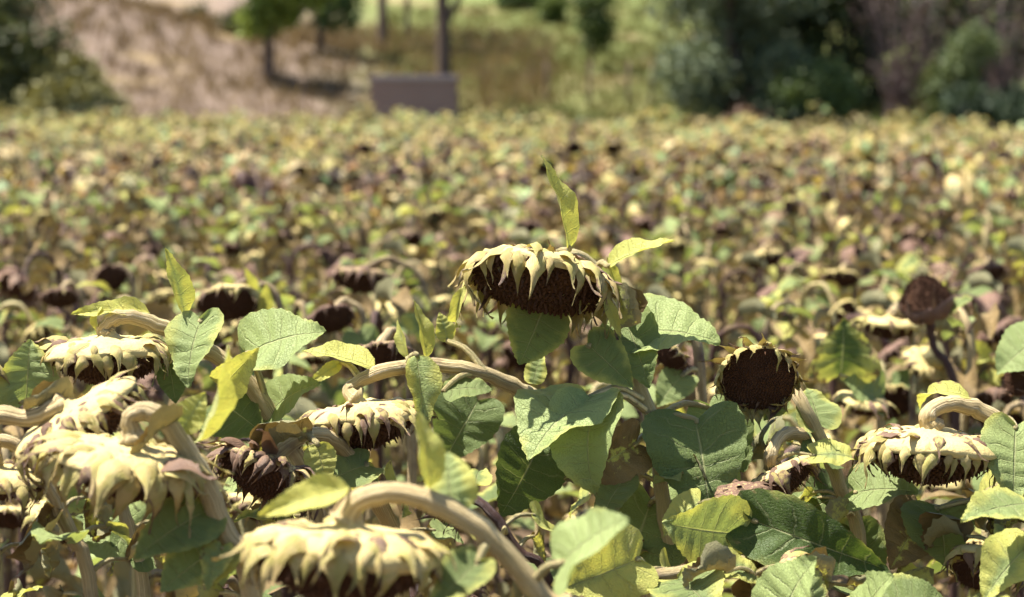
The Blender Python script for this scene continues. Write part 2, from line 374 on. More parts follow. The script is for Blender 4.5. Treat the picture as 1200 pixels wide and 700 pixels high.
def disc_geo(seed, conv=.22, seeds=520, rad=.97, spike=.06):
    r = np.random.default_rng(seed); V = []; F = []
    rings, seg = 7, 28
    zf = lambda q: -.07 - conv*(1-q*q)
    for k in range(rings+1):
        q = k/rings
        for s in range(seg): t = 2*math.pi*s/seg; V.append((q*rad*math.cos(t), q*rad*math.sin(t), zf(q)+.01))
    F += [(k*seg+s, k*seg+(s+1) % seg, (k+1)*seg+(s+1) % seg, (k+1)*seg+s) for k in range(rings) for s in range(seg)]
    for i in range(seeds):   # spiral of seeds, each a small blunt spike standing off the disc
        q = math.sqrt((i+.5)/seeds); t = i*2.399963; x, y = q*rad*math.cos(t), q*rad*math.sin(t)
        h = spike*r.uniform(.4, 1.25)*(1 if r.random() > .06 else 2); wd = 1.15*rad/math.sqrt(seeds)
        n = np.array([math.cos(t)*q*.5*conv*2, math.sin(t)*q*.5*conv*2, -1]); n /= np.linalg.norm(n)
        e1 = np.array([math.cos(t), math.sin(t), 0])*wd*.8; e2 = np.array([-math.sin(t), math.cos(t), 0])*wd*.62
        c = np.array([x, y, zf(q)]); b = len(V); top = c + n*h + r.normal(0, .012, 3)
        V += [tuple(c+e1), tuple(c+e2), tuple(c-e1), tuple(c-e2), tuple(top+e2*.45), tuple(top-e2*.45)]
        F += [(b, b+1, b+4), (b+2, b+4, b+1), (b+2, b+3, b+5), (b, b+5, b+3), (b, b+4, b+5), (b+2, b+5, b+4)]
    return V, F
REC = [mesh('receptacle', *(lambda g: (g[0], g[1], M_REC, g[2]))(recept_geo(i))) for i in range(5)]
DISC = [mesh('seed_disc', *disc_geo(i, [.26, .40, .14, .46][i]), M_SEED, smooth=False) for i in range(4)]
DISC_LOW = [mesh('seed_disc_plain', *disc_geo(10+i, .2, 90, .95, .07), M_SEED, smooth=False) for i in range(2)]

def bract_specs(seed, n=34, length=.66, dry=.2, green=.25, spread=1.0, tilt=0.0):
    "list of (mesh index, matrix in head space, colour) round the rim of a head of radius 1"
    r = np.random.default_rng(seed); out = []
    for i in range(n):
        row = i % 5; t = 2*math.pi*(i + r.uniform(-.45, .45))/n
        rr, z, el = [(.80, .15, .14), (.93, .06, -.35), (.66, .19, .2), (.98, .0, -.75), (.42, .20, .16), (.86, .12, -.1)][row]
        el += r.normal(0, [.2, .16, .34, .16, .4, .25][row]) + tilt; L = length*1.3*r.uniform(.72, 1.3)*[1, .95, 1.05, .85, .8, 1.1][row]
        Ydir = Vector((math.cos(t)*math.cos(el), math.sin(t)*math.cos(el), math.sin(el)))
        tang = Vector((-math.sin(t), math.cos(t), 0)); Ydir = (Ydir + tang*r.normal(0, .22)).normalized()
        Zdir = Vector((-math.cos(t)*math.sin(el), -math.sin(t)*math.sin(el), math.cos(el))); Xd = Ydir.cross(Zdir).normalized(); Zdir = Xd.cross(Ydir)
        M = Matrix((Xd, Ydir, Zdir)).transposed().to_4x4() @ Matrix.Diagonal((L*spread*r.uniform(.75, 1.12), L, L*.95, 1)); M.translation = (rr*math.cos(t), rr*math.sin(t), z)
        out.append((int(r.integers(0, 10)), M, (float(np.clip(dry+r.normal(0, .22)+[0, 0, .25, 0, .3, .1][row], 0, 1)), float(np.clip(green+r.normal(0, .2), 0, 1)), float(r.uniform(.3, 1)))))
    return out
def bract_join(seed, n, length, ):
    parts = []
    for k, M, c in bract_specs(seed, n, length):
        v, f, u = BRACT_LOW[k % 4]; parts.append(([tuple(M @ Vector(q)) for q in v], f, u, 0))
    V, F, U, MI = join(parts); return mesh('bracts', V, F, M_BRACT, uv=U)
BRING = [bract_join(200+i, 24, .62+.06*i) for i in range(3)]

def basis(y, n):
    y = Vector(y).normalized(); z = Vector(n); z = (z - y*z.dot(y)).normalized(); x = y.cross(z); return Matrix((x, y, z)).transposed()
def head_matrix(center, face, R, spin=0.0, zs=1.0):
    "disc faces along `face`"
    q = Vector((0, 0, -1)).rotation_difference(Vector(face).normalized()).to_matrix()
    M = (q @ Matrix.Rotation(spin, 3, 'Z')).to_4x4() @ Matrix.Diagonal((R, R, R*zs, 1)); M.translation = center; return M

def add_head(root, M, bseed, dry=.2, green=.25, nb=46, blen=.66, rec=0, disc=0, hd=None, petals=(), spread=1.0, tilt=0.0):
    hd = dry if hd is None else hd
    h = obj('flower_head', REC[rec], root, M, (hd, green, 1))
    obj('seed_disc', DISC[disc], h, Matrix(), (0, 0, 1))
    for k, Mb, c in bract_specs(bseed, nb, blen, dry, green, spread, tilt): obj('bract', BRACT[k], h, Mb, c)
    return h

# ------------------------------------------------------------------ the plants one can pick out, placed one by one
CAMDIR = Vector((0, -1, .1)); UP = Vector((0, 0, 1))
class Plant:
    def __init__(s, name, label, base, group='withered sunflowers in the front of the field'):
        s.base = Vector(base); s.root = bpy.data.objects.new(name, None); col.objects.link(s.root); s.root.location = s.base
        s.root.empty_display_size = .1; tag(s.root, label, 'sunflower', group); s.sp = None
    def stem(s, pts, r0=.013, r1=.009, color=(.15, .3, 1), name='stem', bumps=.08, flare=None):
        pts = [Vector(p) - s.base for p in pts]; n = max(10, 5*len(pts)); path = spline(pts, n)
        rad = np.linspace(r0, r1, n) * (1 + .045*np.sin(np.linspace(0, 23, n)+random.random()*6) + rng.normal(0, .035, n)); path = path + rng.normal(0, .0006, path.shape)
        if flare: rad[-6:] = rad[-6:] * np.interp(np.arange(6), [0, 2, 4, 5], [1, 1.06, 1.3, flare])
        V, F, U = tube(path, rad, 16, bumps*1.4); s.sp = path
        return obj(name, mesh('stem', V, F, M_STEM, uv=U), s.root, None, color)
    def near(s, p):
        p = np.array(Vector(p) - s.base); dd = np.linalg.norm(s.sp-p, axis=1) + 9*(s.sp[:, 2] > p[2]+.03); i = int(np.argmin(dd)); return Vector(s.sp[i]) + s.base
    def leaf(s, base, tip, n=(0, -.5, .8), kind='heart', i=0, wid=1.0, color=(.2, .05, .5), att='near', pr=.0035, sag=.02, name='leaf', pcol=(.1, .6, 1)):
        b, t = Vector(base), Vector(tip); L = (t-b).length
        R = basis(t-b, n); M = R.to_4x4() @ Matrix.Diagonal((L*wid, L, L, 1)); M.translation = b - s.base
        o = obj(name, LEAF[kind, i % 4], s.root, M, color)
        if att is not None and s.sp is not None:
            a = s.near(b) if att == 'near' else Vector(att); m = (a+b)/2 + Vector((0, 0, -sag)) ; d = (a-b)
            if d.length > .025:
                end = b + (t-b)*.04; path = spline([a, a+(b-a)*.5+Vector((0, 0, min(sag, d.length*.15))), b, end], 9)
                inv = M.inverted(); pts = [inv @ (Vector(q)-s.base) for q in path]
                V, F, U = tube(path - np.array(s.base), np.linspace(pr*1.5, pr*.8, 9), 7)
                pe = obj('petiole', mesh('petiole', [inv @ Vector(q) for q in V], F, M_STEM, uv=U), o, None, pcol)
        return o
    def head(s, center, face, R, **k):
        return add_head(s.root, head_matrix(Vector(center)-s.base, face, R, k.pop('spin', 0), k.pop('zs', 1.0)), **k)
def G(px, d): return Vector(((px-600)/FPX*d, d, 0))
def back(c, face, R, k=.28): return Vector(c) - Vector(face).normalized()*R*k

HEROES = []   # ground positions, kept clear of the field plants
PLANTS = []
def hero(label, gpx, gd):
    HEROES.append((gpx, gd)); PLANTS.append(Plant('sunflower_plant', label, G(gpx, gd))); return PLANTS[-1]

# tall one in the middle, in focus
D = 2.93
p = hero('tall in-focus sunflower with wide drooping brown head and one leaf standing upright', 800, D)
c, f, R = P(632, 327, D-.01), (-.22, -.48, -1), .093
p.stem([p.base, p.base+Vector((.0, 0, .6)), P(792, 720, D), P(778, 600, D), P(765, 500, D+.01), P(742, 435, D+.02), P(722, 375, D+.05), P(702, 325, D+.075), P(676, 300, D+.065), back(c, f, R, .28)], .0115, .0085, (.12, .45, 1), flare=1.7)
h = p.head(c, f, R, bseed=1, dry=.05, green=.18, nb=68, blen=.60, rec=0, disc=0, spin=.4)
p.leaf(P(667, 293, D), P(650, 179, D-.01), (.75, -.6, .1), 'lance', 0, .8, (.62, 0, .9))
p.leaf(P(712, 312, D+.02), P(784, 272, D-.01), (-.3, -.55, .8), 'lance', 1, 1.25, (.70, 0, .9))
p.leaf(P(722, 345, D+.03), P(716, 300, D+.02), (.6, -.7, .1), 'lance', 2, 1.0, (.72, 0, .8))
p.leaf(P(738, 390, D+.05), P(836, 372, D-.02), (-.15, -.55, .9), 'heart', 0, 1.0, (.15, 0, .9))
p.leaf(P(735, 378, D+.03), P(758, 440, D-.05), (-.1, -.9, .45), 'heart', 1, .8, (.22, .03, .45))
p.leaf(P(690, 405, D-.01), P(738, 448, D-.06), (-.3, -.9, .45), 'heart', 2, .9, (.3, .05, .45))
p.leaf(P(640, 352, D+.04), P(612, 428, D+.01), (.25, -1, .2), 'flat', 0, 1.15, (.3, .05, .45), att=None)
p.leaf(P(545, 335, D-.03), P(512, 403, D-.05), (-.3, -1, .2), 'hook', 0, .6, (.7, .05, .9), att=None, name='ray_petal')
p.leaf(P(723, 335, D-.04), P(742, 397, D-.07), (.5, -1, 0), 'dry', 0, .75, (1, .3, .9), att=None, name='ray_petal')
p.leaf(P(710, 350, D-.06), P(728, 398, D-.07), (.0, -1, 0), 'lance', 3, .9, (1, .15, .9), att=None, name='ray_petal')
p.leaf(P(815, 492, D+.0), P(836, 594, D-.10), (.0, -.75, .55), 'heart', 3, 1.02, (.12, .02, .35))
p.leaf(P(830, 478, D+.08), P(886, 540, D+.03), (.2, -.5, .8), 'heart', 0, 1.1, (.1, 0, .5))
p.leaf(P(690, 466, D-.06), P(608, 508, D-.15), (-.4, -.5, .9), 'heart', 1, 1.1, (.22, .08, .95), att=P(752, 468, D))
p.leaf(P(698, 474, D-.08), P(664, 558, D-.17), (-.4, -.7, .6), 'droop', 2, .8, (.2, .03, .9), att=P(755, 480, D))
p.leaf(P(745, 520, D-.03), P(672, 570, D-.08), (.2, -1, -.2), 'heart', 3, .8, (.72, .42, .6))
p.leaf(P(762, 590, D+.02), P(728, 690, D-.06), (.1, -.9, .4), 'heart', 0, 1.2, (.2, .05, .5))
p.leaf(P(825, 590, D+.10), P(770, 480, D+.14), (.2, -.6, .9), 'heart', 1, 1.0, (.25, 0, .6))

# arching stem at the upper left
D = 2.9
p = hero('sunflower with pale arched neck and cream nodding head at upper left', 400, D)
c, f, R = P(128, 411, D-.02), (.02, -.03, -1), .078
p.stem([p.base, p.base+Vector((-.01, 0, .7)), P(372, 620, D+.02), P(325, 500, D), P(283, 440, D), P(230, 402, D), P(178, 378, D-.01), P(143, 370, D-.02), P(122, 384, D-.02), back(c, f, R)], .0125, .0092, (.08, .12, 1), flare=1.7)
p.head(c, f, R, bseed=2, dry=.03, green=.12, nb=70, blen=.46, rec=1, disc=3, spin=1.0)
p.leaf(P(216, 372, D-.0), P(205, 290, D-.02), (.85, -.5, .1), 'lance', 1, 1.15, (.5, .0, .85))
p.leaf(P(176, 367, D-.0), P(84, 355, D-.03), (0, -.5, .9), 'lance', 3, 1.0, (.75, 0, .9))
p.leaf(P(118, 358, D-.01), P(98, 385, D-.05), (-.4, -1, .1), 'hook', 2, .8, (.8, .05, .9), att=None)
p.leaf(P(236, 376, D-.03), P(206, 440, D-.10), (-.45, -.9, .35), 'heart', 2, .9, (.25, .02, .8))
p.leaf(P(198, 425, D-.02), P(206, 470, D-.05), (.2, -1, .2), 'flat', 1, 1.0, (.15, 0, .3))
p.leaf(P(290, 415, D-.03), P(364, 368, D-.08), (-.35, -.65, .8), 'heart', 3, 1.1, (.2, .02, .85), att=P(312, 470, D))
p.leaf(P(258, 455, D-.06), P(292, 420, D-.16), (.3, -.9, .3), 'lance', 2, 1.2, (.7, .1, .9))
p.leaf(P(320, 480, D-.0), P(356, 440, D-.05), (-.4, -.7, .6), 'heart', 0, .9, (.15, 0, .7))
p.leaf(P(258, 470, D+.02), P(300, 500, D-.04), (0, -1, .3), 'heart', 1, 1.1, (.2, .05, .25))

# leaf and stalk at the far left edge
D = 2.85
p = hero('sunflower at the left edge showing one upright pale green leaf', -30, D)
p.stem([p.base, p.base+Vector((.0, 0, .7)), P(-10, 600, D), P(-15, 500, D), P(-30, 430, D)], .012, .008, (.2, .4, 1))
p.leaf(P(30, 472, D), P(35, 398, D-.01), (.2, -.9, .4), 'heart', 1, 1.05, (.3, 0, .85))
p.head(P(-52, 420, D), (-.3, -.3, -1), .06, bseed=33, dry=.3, nb=24)

# two heads at left, softly blurred
D = 2.5
p = hero('sunflower with shaggy cream head and stem reaching in from left edge', -120, D)
c, f, R = P(88, 492, D), (.5, .10, -.8), .075
p.stem([p.base, p.base+Vector((.0, 0, .7)), P(-90, 560, D), P(-45, 500, D), P(0, 487, D), P(38, 490, D), back(c, f, R)], .012, .010, (.1, .1, 1), flare=1.6)
p.head(c, f, R, bseed=3, dry=.22, green=.1, nb=74, blen=.5, rec=2, disc=1)
p.leaf(P(30, 480, D), P(95, 455, D), (0, -.6, .8), 'dry', 2, .5, (1, .5, .8))
D = 2.36
p = hero('sunflower with thick hooked neck and big blurred cream head at lower left', 330, D)
c, f, R = P(152, 540, D), (-.2, .0, -1), .078
p.stem([p.base, p.base+Vector((-.0, 0, .75)), P(298, 715, D), P(262, 620, D), P(232, 550, D), P(200, 500, D), P(172, 482, D), P(152, 490, D), back(c, f, R)], .0108, .0088, (.12, .1, 1), flare=1.9)
p.head(c, f, R, bseed=4, dry=.14, green=.15, nb=74, blen=.66, rec=3, disc=1)
p.leaf(P(228, 520, D-.02), P(285, 420, D-.08), (.8, -.6, .2), 'lance', 0, .7, (.6, 0, .9))
p.leaf(P(212, 505, D-.0), P(240, 460, D), (.3, -.8, .5), 'flat', 1, 1.0, (.55, .1, .9))
p.leaf(P(240, 600, D-.0), P(158, 640, D-.06), (.1, -.8, .6), 'heart', 2, .85, (.25, .02, .45))
p.leaf(P(262, 640, D), P(186, 682, D-.05), (.1, -.8, .6), 'heart', 1, .9, (.3, .02, .5))
p.leaf(P(205, 495, D), P(160, 510, D-.06), (.1, -.8, .6), 'dry', 1, .4, (1, .9, .6))

# thin stems at the left
D = 2.6
p = hero('sunflower with thin arched tan stem and head cut by left edge', 130, D)
c, f, R = P(-8, 560, D), (-.1, .0, -1), .06
p.stem([p.base, p.base+Vector((.0, 0, .7)), P(108, 705, D), P(84, 630, D), P(52, 560, D), P(22, 524, D), P(-4, 518, D), back(c, f, R)], .0085, .007, (.25, .0, .9), flare=1.6)
p.head(c, f, R, bseed=5, dry=.35, nb=30)
p.leaf(P(60, 598, D), P(30, 690, D-.05), (.3, -1, 0), 'dry', 1, .8, (.95, .5, 1))
D = 2.75
p = hero('sunflower stem with curled tan leaf between the two left heads', 170, D)
p.stem([p.base, p.base+Vector((.0, 0, .7)), P(168, 700, D), P(150, 620, D), P(138, 580, D), P(120, 556, D)], .009, .007, (.1, .2, 1))
p.leaf(P(128, 578, D), P(82, 610, D-.04), (-.2, -.4, .9), 'dry', 0, .8, (1, .35, 1))
p.leaf(P(150, 640, D), P(96, 585, D+.03), (.2, -.9, .5), 'heart', 3, 1.1, (.15, 0, .7))
p.leaf(P(152, 650, D), P(205, 600, D+.03), (.2, -.9, .5), 'heart', 2, 1.1, (.15, 0, .3))
p.head(P(108, 545, D+.1), (0, .4, -1), .05, bseed=55, dry=.4, nb=24)

# hooked stem in the middle
D = 3.0
p = hero('sunflower whose pale stem arches leftward to a tan head, left of tall flower', 760, D+.1)
c, f, R = P(420, 488, D-.04), (.14, -.06, -1), .080
p.stem([p.base, p.base+Vector((.0, 0, .75)), P(745, 650, D+.1), P(705, 545, D+.08), P(655, 482, D+.05), P(600, 452, D+.02), P(555, 434, D), P(500, 428, D), P(445, 436, D-.02), P(410, 455, D-.03), back(c, f, R)], .0108, .009, (.08, .12, 1), flare=1.8)
p.head(c, f, R, bseed=6, dry=.3, green=.05, nb=68, blen=.46, rec=4, disc=3, spin=2.)
p.leaf(P(488, 415, D-.03), P(500, 500, D-.08), (.3, -1, .3), 'lance', 1, 1.4, (.35, 0, .9))
p.leaf(P(520, 458, D-.02), P(576, 448, D-.03), (0, -.6, .9), 'flat', 2, .95, (.2, 0, .6), att=P(560, 437, D))
p.leaf(P(440, 432, D-.02), P(355, 398, D-.0), (.3, -.5, .9), 'lance', 2, 1.3, (.6, .1, .85))
p.leaf(P(400, 425, D-.0), P(365, 445, D-.04), (.3, -.9, .3), 'hook', 1, 1.0, (.6, .05, .8))
p.leaf(P(525, 400, D+.02), P(517, 365, D+.02), (.3, -.9, .3), 'flat', 3, .9, (.5, .05, .8), att=P(568, 436, D))
p.leaf(P(500, 420, D+.02), P(492, 350, D+.02), (.6, -.7, .3), 'lance', 0, .9, (.6, .05, .7))
p.leaf(P(478, 420, D+.02), P(462, 372, D+.03), (-.4, -.7, .3), 'lance', 3, .9, (.6, .05, .7))
p.leaf(P(625, 450, D+.02), P(632, 410, D+.02), (-.3, -.7, .5), 'flat', 0, .9, (.4, .05, .8))
p.leaf(P(632, 520, D-.03), P(594, 606, D-.08), (.2, -1, .05), 'heart', 0, 1.0, (.1, .0, .12), att=P(680, 510, D+.05))
p.leaf(P(560, 470, D+.15), P(520, 540, D+.1), (.2, -.8, .5), 'heart', 1, 1.0, (.1, .02, .3), att=None)

# close blurred head along the bottom
D = 2.08
p = hero('closest sunflower with large blurred cream head and hooked stem along bottom edge', 800, D)
c, f, R = P(405, 643, D), (-.08, -.13, -1), .092
p.stem([p.base, p.base+Vector((-.0, 0, .8)), P(700, 770, D), P(640, 705, D), P(575, 632, D), P(515, 592, D), P(455, 578, D), P(418, 590, D), back(c, f, R)], .011, .0098, (.05, .0, 1), flare=1.9)
p.head(c, f, R, bseed=7, dry=.0, green=.1, nb=74, blen=.47, rec=0, disc=3, spin=.8)
p.leaf(P(410, 572, D), P(300, 592, D-.03), (.1, -.6, .8), 'lance', 3, 1.2, (.62, 0, .9))
p.leaf(P(505, 572, D-.0), P(497, 478, D), (.6, -.8, .1), 'lance', 0, 1.1, (.68, 0, .9))
p.leaf(P(530, 600, D), P(520, 525, D+.02), (-.3, -.9, .4), 'flat', 2, 1.1, (.4, 0, .9))
p.leaf(P(660, 660, D-.02), P(712, 592, D-.06), (-.4, -.5, .8), 'heart', 1, 1.1, (.15, 0, 1))
p.leaf(P(560, 660, D-.02), P(500, 705, D-.06), (-.3, -.75, .6), 'heart', 2, .8, (.3, 0, .4))

# small head facing the camera, right of centre
D = 3.0
p = hero('sunflower on a straight stalk with small round dark disc turned toward camera', 1020, D)
c, f, R = P(888, 442, D-.03), (-.12, -.90, -.46), .051
p.stem([p.base, p.base+Vector((.0, 0, .75)), P(1008, 650, D), P(988, 580, D), P(965, 520, D), P(940, 472, D), P(918, 440, D+.04), back(c, f, R)], .0105, .0075, (.15, .4, 1), flare=1.5)
p.head(c, f, R, bseed=8, dry=.12, green=.15, nb=70, blen=.56, rec=1, disc=2, spin=.3, spread=1.25, tilt=-.05)
p.leaf(P(962, 500, D), P(948, 445, D+.03), (.1, -.8, .5), 'heart', 2, 1.0, (.3, 0, .75))
p.leaf(P(970, 540, D-.0), P(948, 518, D-.04), (.0, -.5, .8), 'heart', 1, 1.2, (.1, 0, .3))
p.leaf(P(1002, 578, D-.03), P(1068, 560, D-.08), (-.2, -.6, .8), 'heart', 0, 1.0, (.15, 0, .75), att=P(998, 610, D))
p.leaf(P(920, 465, D), P(895, 490, D-.02), (-.1, -.8, .5), 'flat', 2, .9, (.3, 0, .4))
p.leaf(P(985, 580, D+.03), P(935, 600, D+.0), (-.1, -.8, .5), 'heart', 3, 1.1, (.1, 0, .3))
p.leaf(P(1000, 620, D+.03), P(1025, 700, D+.0), (-.1, -.8, .5), 'heart', 2, .9, (.2, .1, .3))

# shrivelled head below it
D = 2.95
p = hero('shrivelled brown and tan sunflower head hanging below the small round dark disc', 925, D+.05)
c, f, R = P(912, 558, D-.02), (.45, -.30, -.85), .050
p.stem([p.base, p.base+Vector((.0, 0, .7)), P(948, 660, D+.1), P(955, 560, D+.09), P(940, 512, D+.05), P(915, 512, D+.0), P(903, 535, D-.03), back(c, f, R)], .009, .008, (.1, .1, 1), flare=1.7)
p.head(c, f, R, bseed=9, dry=.48, green=0, nb=30, blen=.62, rec=2, disc=1, hd=.3)

# large cream head at right
D = 2.9
p = hero('sunflower with large cream nodding head and hooked neck at right edge', 1260, D)
c, f, R = P(1090, 522, D-.02), (-.05, -.04, -1), .088
p.stem([p.base, p.base+Vector((-.0, 0, .75)), P(1235, 620, D), P(1210, 535, D), P(1180, 502, D), P(1145, 480, D), P(1110, 474, D-.01), P(1088, 486, D-.02), back(c, f, R)], .0118, .010, (.05, .05, 1), flare=1.9)
p.head(c, f, R, bseed=10, dry=.26, green=.05, nb=70, blen=.47, rec=3, disc=3, spin=1.4)
p.leaf(P(1138, 468, D), P(1058, 425, D+.02), (.1, -.7, .7), 'hook', 3, .8, (.9, .15, 1))
p.leaf(P(1190, 500, D-.05), P(1188, 580, D-.12), (-.2, -1, .3), 'heart', 0, .95, (.25, 0, .9))
p.leaf(P(1100, 595, D+.04), P(1112, 655, D-.02), (.0, -.8, .6), 'heart', 3, 1.25, (.18, .05, .6), att=P(1230, 610, D))
p.leaf(P(1080, 600, D+.06), P(1050, 660, D), (.0, -.9, .3), 'heart', 2, 1.0, (.55, .45, .3), att=P(1100, 596, D+.04))
p.leaf(P(1210, 590, D-.3), P(1130, 592, D-.35), (.0, -.4, .9), 'flat', 0, .8, (.35, 0, .7), att=P(1235, 625, D))
p.leaf(P(1205, 640, D-.3), P(1150, 690, D-.35), (.0, -.6, .9), 'heart', 1, .8, (.5, 0, .8), att=P(1240, 640, D))
p.leaf(P(1150, 580, D+.05), P(1195, 560, D), (-.3, -.7, .6), 'flat', 2, 1.1, (.75, .1, .8))

p = hero('partly hidden cream sunflower head low at the right edge', 1190, 2.85)
c, f, R = P(1165, 655, 2.85), (-.3, -.3, -1), .05
p.stem([p.base, p.base+Vector((.0, 0, .8)), P(1210, 690, 2.9), P(1190, 635, 2.88), back(c, f, R)], .009, .008, (.1, .1, 1), flare=1.6)
p.head(c, f, R, bseed=11, dry=.3, nb=30, blen=.7, rec=4, disc=2)

# large dark leaves low in the middle right
D = 2.8
p = hero('sunflower with green backlit leaf and broad dark leaf low beside the centre', 1000, D)
p.stem([p.base, p.base+Vector((.0, 0, .6)), P(985, 760, D), P(925, 690, D), P(890, 640, D), P(870, 596, D+.02)], .009, .005, (.15, .3, 1))
p.leaf(P(860, 625, D-.02), P(790, 622, D-.08), (.2, -1, -.1), 'heart', 0, 1.15, (.33, 0, .8))
p.leaf(P(882, 610, D-.02), P(1035, 668, D-.12), (.0, -1, .12), 'heart', 2, .55, (.18, .1, .0))
p.leaf(P(915, 740, D-.25), P(925, 652, D-.3), (-.2, -.5, .85), 'heart', 3, 1.3, (.1, 0, 1))
p.leaf(P(1010, 740, D-.2), P(1015, 668, D-.25), (-.2, -.5, .85), 'heart', 1, 1.2, (.1, 0, .9))
p.leaf(P(1030, 712, D-.1), P(1100, 690, D-.15), (.0, -.7, .7), 'heart', 2, 1., (.25, 0, .4))
p.head(P(868, 580, D+.05), (.2, .3, -1), .035, bseed=56, dry=.6, nb=20)
p = hero('low sunflower with lying stem and yellowed leaves at bottom centre', 700, 2.7)
D = 2.7
p.stem([p.base, p.base+Vector((.0, 0, .7)), P(700, 740, D), P(730, 690, D), P(790, 672, D), P(850, 668, D), P(888, 676, D)], .0085, .007, (.15, .2, 1))
p.leaf(P(748, 655, D-.02), P(668, 690, D-.08), (.2, -.9, .2), 'heart', 1, .9, (.6, .1, .7))
p.leaf(P(795, 680, D-.02), P(835, 700, D-.1), (.2, -.9, .4), 'heart', 2, 1.2, (.35, 0, .5))
p.leaf(P(870, 665, D+.1), P(960, 580, D+.2), (.1, -.5, .9), 'dry', 3, 1.2, (1, .4, 1))
p.head(P(905, 690, D), (.8, 0, -.6), .05, bseed=57, dry=.5, nb=26)
p = hero('bare purplish brown sunflower stem slanting beside the large blurred head', 670, 2.75)
p.stem([p.base, p.base+Vector((.0, 0, .7)), P(650, 710, 2.75), P(606, 645, 2.75), P(575, 600, 2.76), P(548, 582, 2.78), P(530, 578, 2.8)], .0062, .0055, (1, 0, 0))
p.head(P(512, 590, 2.82), (-.5, 0, -.8), .04, bseed=58, dry=.9, nb=24)

# crumpled brown head left of the middle
D = 2.8
p = hero('crumpled sunflower head with brown disc and ragged tan bracts, left of centre', 480, D+.3)
c, f, R = P(312, 552, D), (-.35, -.42, -.8), .062
p.stem([p.base, p.base+Vector((.0, 0, .7)), P(470, 680, D+.25), P(440, 580, D+.15), P(400, 525, D+.1), P(362, 510, D+.03), back(c, f, R)], .011, .009, (.2, .0, 1), flare=1.6)
p.head(c, f, R, bseed=12, dry=.45, green=0, nb=68, blen=.66, rec=2, disc=1, hd=.5)
p.leaf(P(365, 510, D), P(280, 500, D-.02), (.0, -.6, .9), 'dry', 2, .6, (1, .42, 1))
p.leaf(P(372, 520, D-.02), P(382, 570, D-.04), (.0, -1, .2), 'flat', 0, .9, (.8, .0, 1))
p.leaf(P(430, 545, D+.1), P(372, 560, D+.05), (.0, -.6, .6), 'heart', 0, .9, (.2, 0, .7))

# small withered leaves lower on the same stems
for p in PLANTS:
    low = [q for q in p.sp if .86 < q[2] < 1.27]
    for k in range(7 if low else 0):
        q = Vector(low[int(rng.integers(len(low)))]) + p.base; az = rng.uniform(0, 6.283); L = rng.uniform(.045, .085)
        out = Vector((math.cos(az), math.sin(az)*.8, 0)); b = q + out*rng.uniform(.03, .06) + Vector((0, 0, .012)); t = b + (out + Vector((0, 0, rng.uniform(-.9, .5)))).normalized()*L
        dry = rng.random() < .55
        p.leaf(b, t, (rng.normal(0, .3), -.4, .9), 'dry' if dry else 'heart', k, rng.uniform(.7, 1.1), (rng.uniform(.7, 1), rng.uniform(.15, .6), 1) if dry else (rng.uniform(.1, .5), rng.uniform(0, .2), rng.uniform(.4, 1)), att=q, pr=.0022, sag=.008)

# further, blurred ones with places of their own
def far_hero(label, cpx, cpy, d, R, face, dry, low, hd=None, bseed=20, green=.2, nb=28, blen=.55, leaves=(), stemcol=(.35, .2, .7), rec=0, up=.02, zs=1.0):
    p = Plant('sunflower_plant', label, G(low, d)); HEROES.append((low, d)); c = P(cpx, cpy, d)
    bk = back(c, face, R); f = Vector(face).normalized()
    bk = bk - f*R*.28*(zs-1)
    if f.z < 0: mid = [bk + Vector(((p.base.x-c.x)*.5, .02, up)), Vector((p.base.x, d+.02, c.z-.08))]
    else: mid = [bk - f*.05, Vector((p.base.x, d, c.z-.2))]
    p.stem([p.base, p.base+Vector((.0, 0, .55))] + mid[::-1] + [bk], .009, .007, stemcol, flare=1.5)
    p.head(c, face, R, bseed=bseed, dry=dry, green=green, nb=nb, blen=blen, rec=rec, disc=1, hd=hd, zs=zs)
    for (b, t, n, k, i, wd, cl) in leaves: p.leaf(P(*b, d), P(*t, d-.04), n, k, i, wd, cl)
far_hero('blurred sunflower with dark brown dome and ragged yellow crown at left', 268, 352, 4.7, .068, (.1, -.55, -.85), .45, 330, bseed=21, leaves=[((298, 345), (290, 315), (.5, -.8, .1), 'lance', 0, 1, (.7, 0, .9)), ((308, 370), (316, 335), (.5, -.8, .1), 'lance', 1, 1.2, (.7, 0, .9)), ((320, 400), (280, 440), (0, -.6, .8), 'heart', 1, 1, (.3, 0, .7))])
far_hero('dark round sunflower head just right of the ragged yellow crowned one', 388, 372, 5.0, .052, (.2, -.6, -.8), .8, 430, bseed=22, leaves=[((420, 390), (440, 430), (0, -.6, .8), 'heart', 1, 1, (.2, 0, .7))])
far_hero('flat tan blurred sunflower head left of tall flower with leafy stem', 424, 325, 5.8, .075, (-.1, -.35, -.95), .55, 500, bseed=23, leaves=[((478, 350), (500, 400), (0, -.6, .8), 'heart', 2, .8, (.4, 0, .7))])
far_hero('small crinkled sunflower head peeping over the arched stem', 446, 414, 3.6, .042, (.1, -.5, -.8), .55, 480, bseed=24)
far_hero('dark dried cup shaped sunflower head on brown stalk at right', 1086, 360, 4.6, .056, (-.2, -.1, .95), .95, 1125, zs=2.3, hd=1.0, bseed=25, nb=26, blen=.34, stemcol=(1, 0, .2), leaves=[((1112, 365), (1135, 345), (-.4, -.5, .7), 'flat', 2, .8, (.3, 0, .8))])
far_hero('cream blurred sunflower head under the dark dried cup', 1042, 380, 5.0, .065, (-.1, -.1, -1), .15, 1075, bseed=26)
far_hero('spiky dark brown sunflower head at right edge behind pale leaf', 1196, 440, 3.7, .035, (-.8, -.4, .2), .95, 1225, hd=.9, bseed=27, leaves=[((1222, 395), (1165, 425), (-.2, -.6, .7), 'heart', 0, 1.1, (.15, 0, .85))])
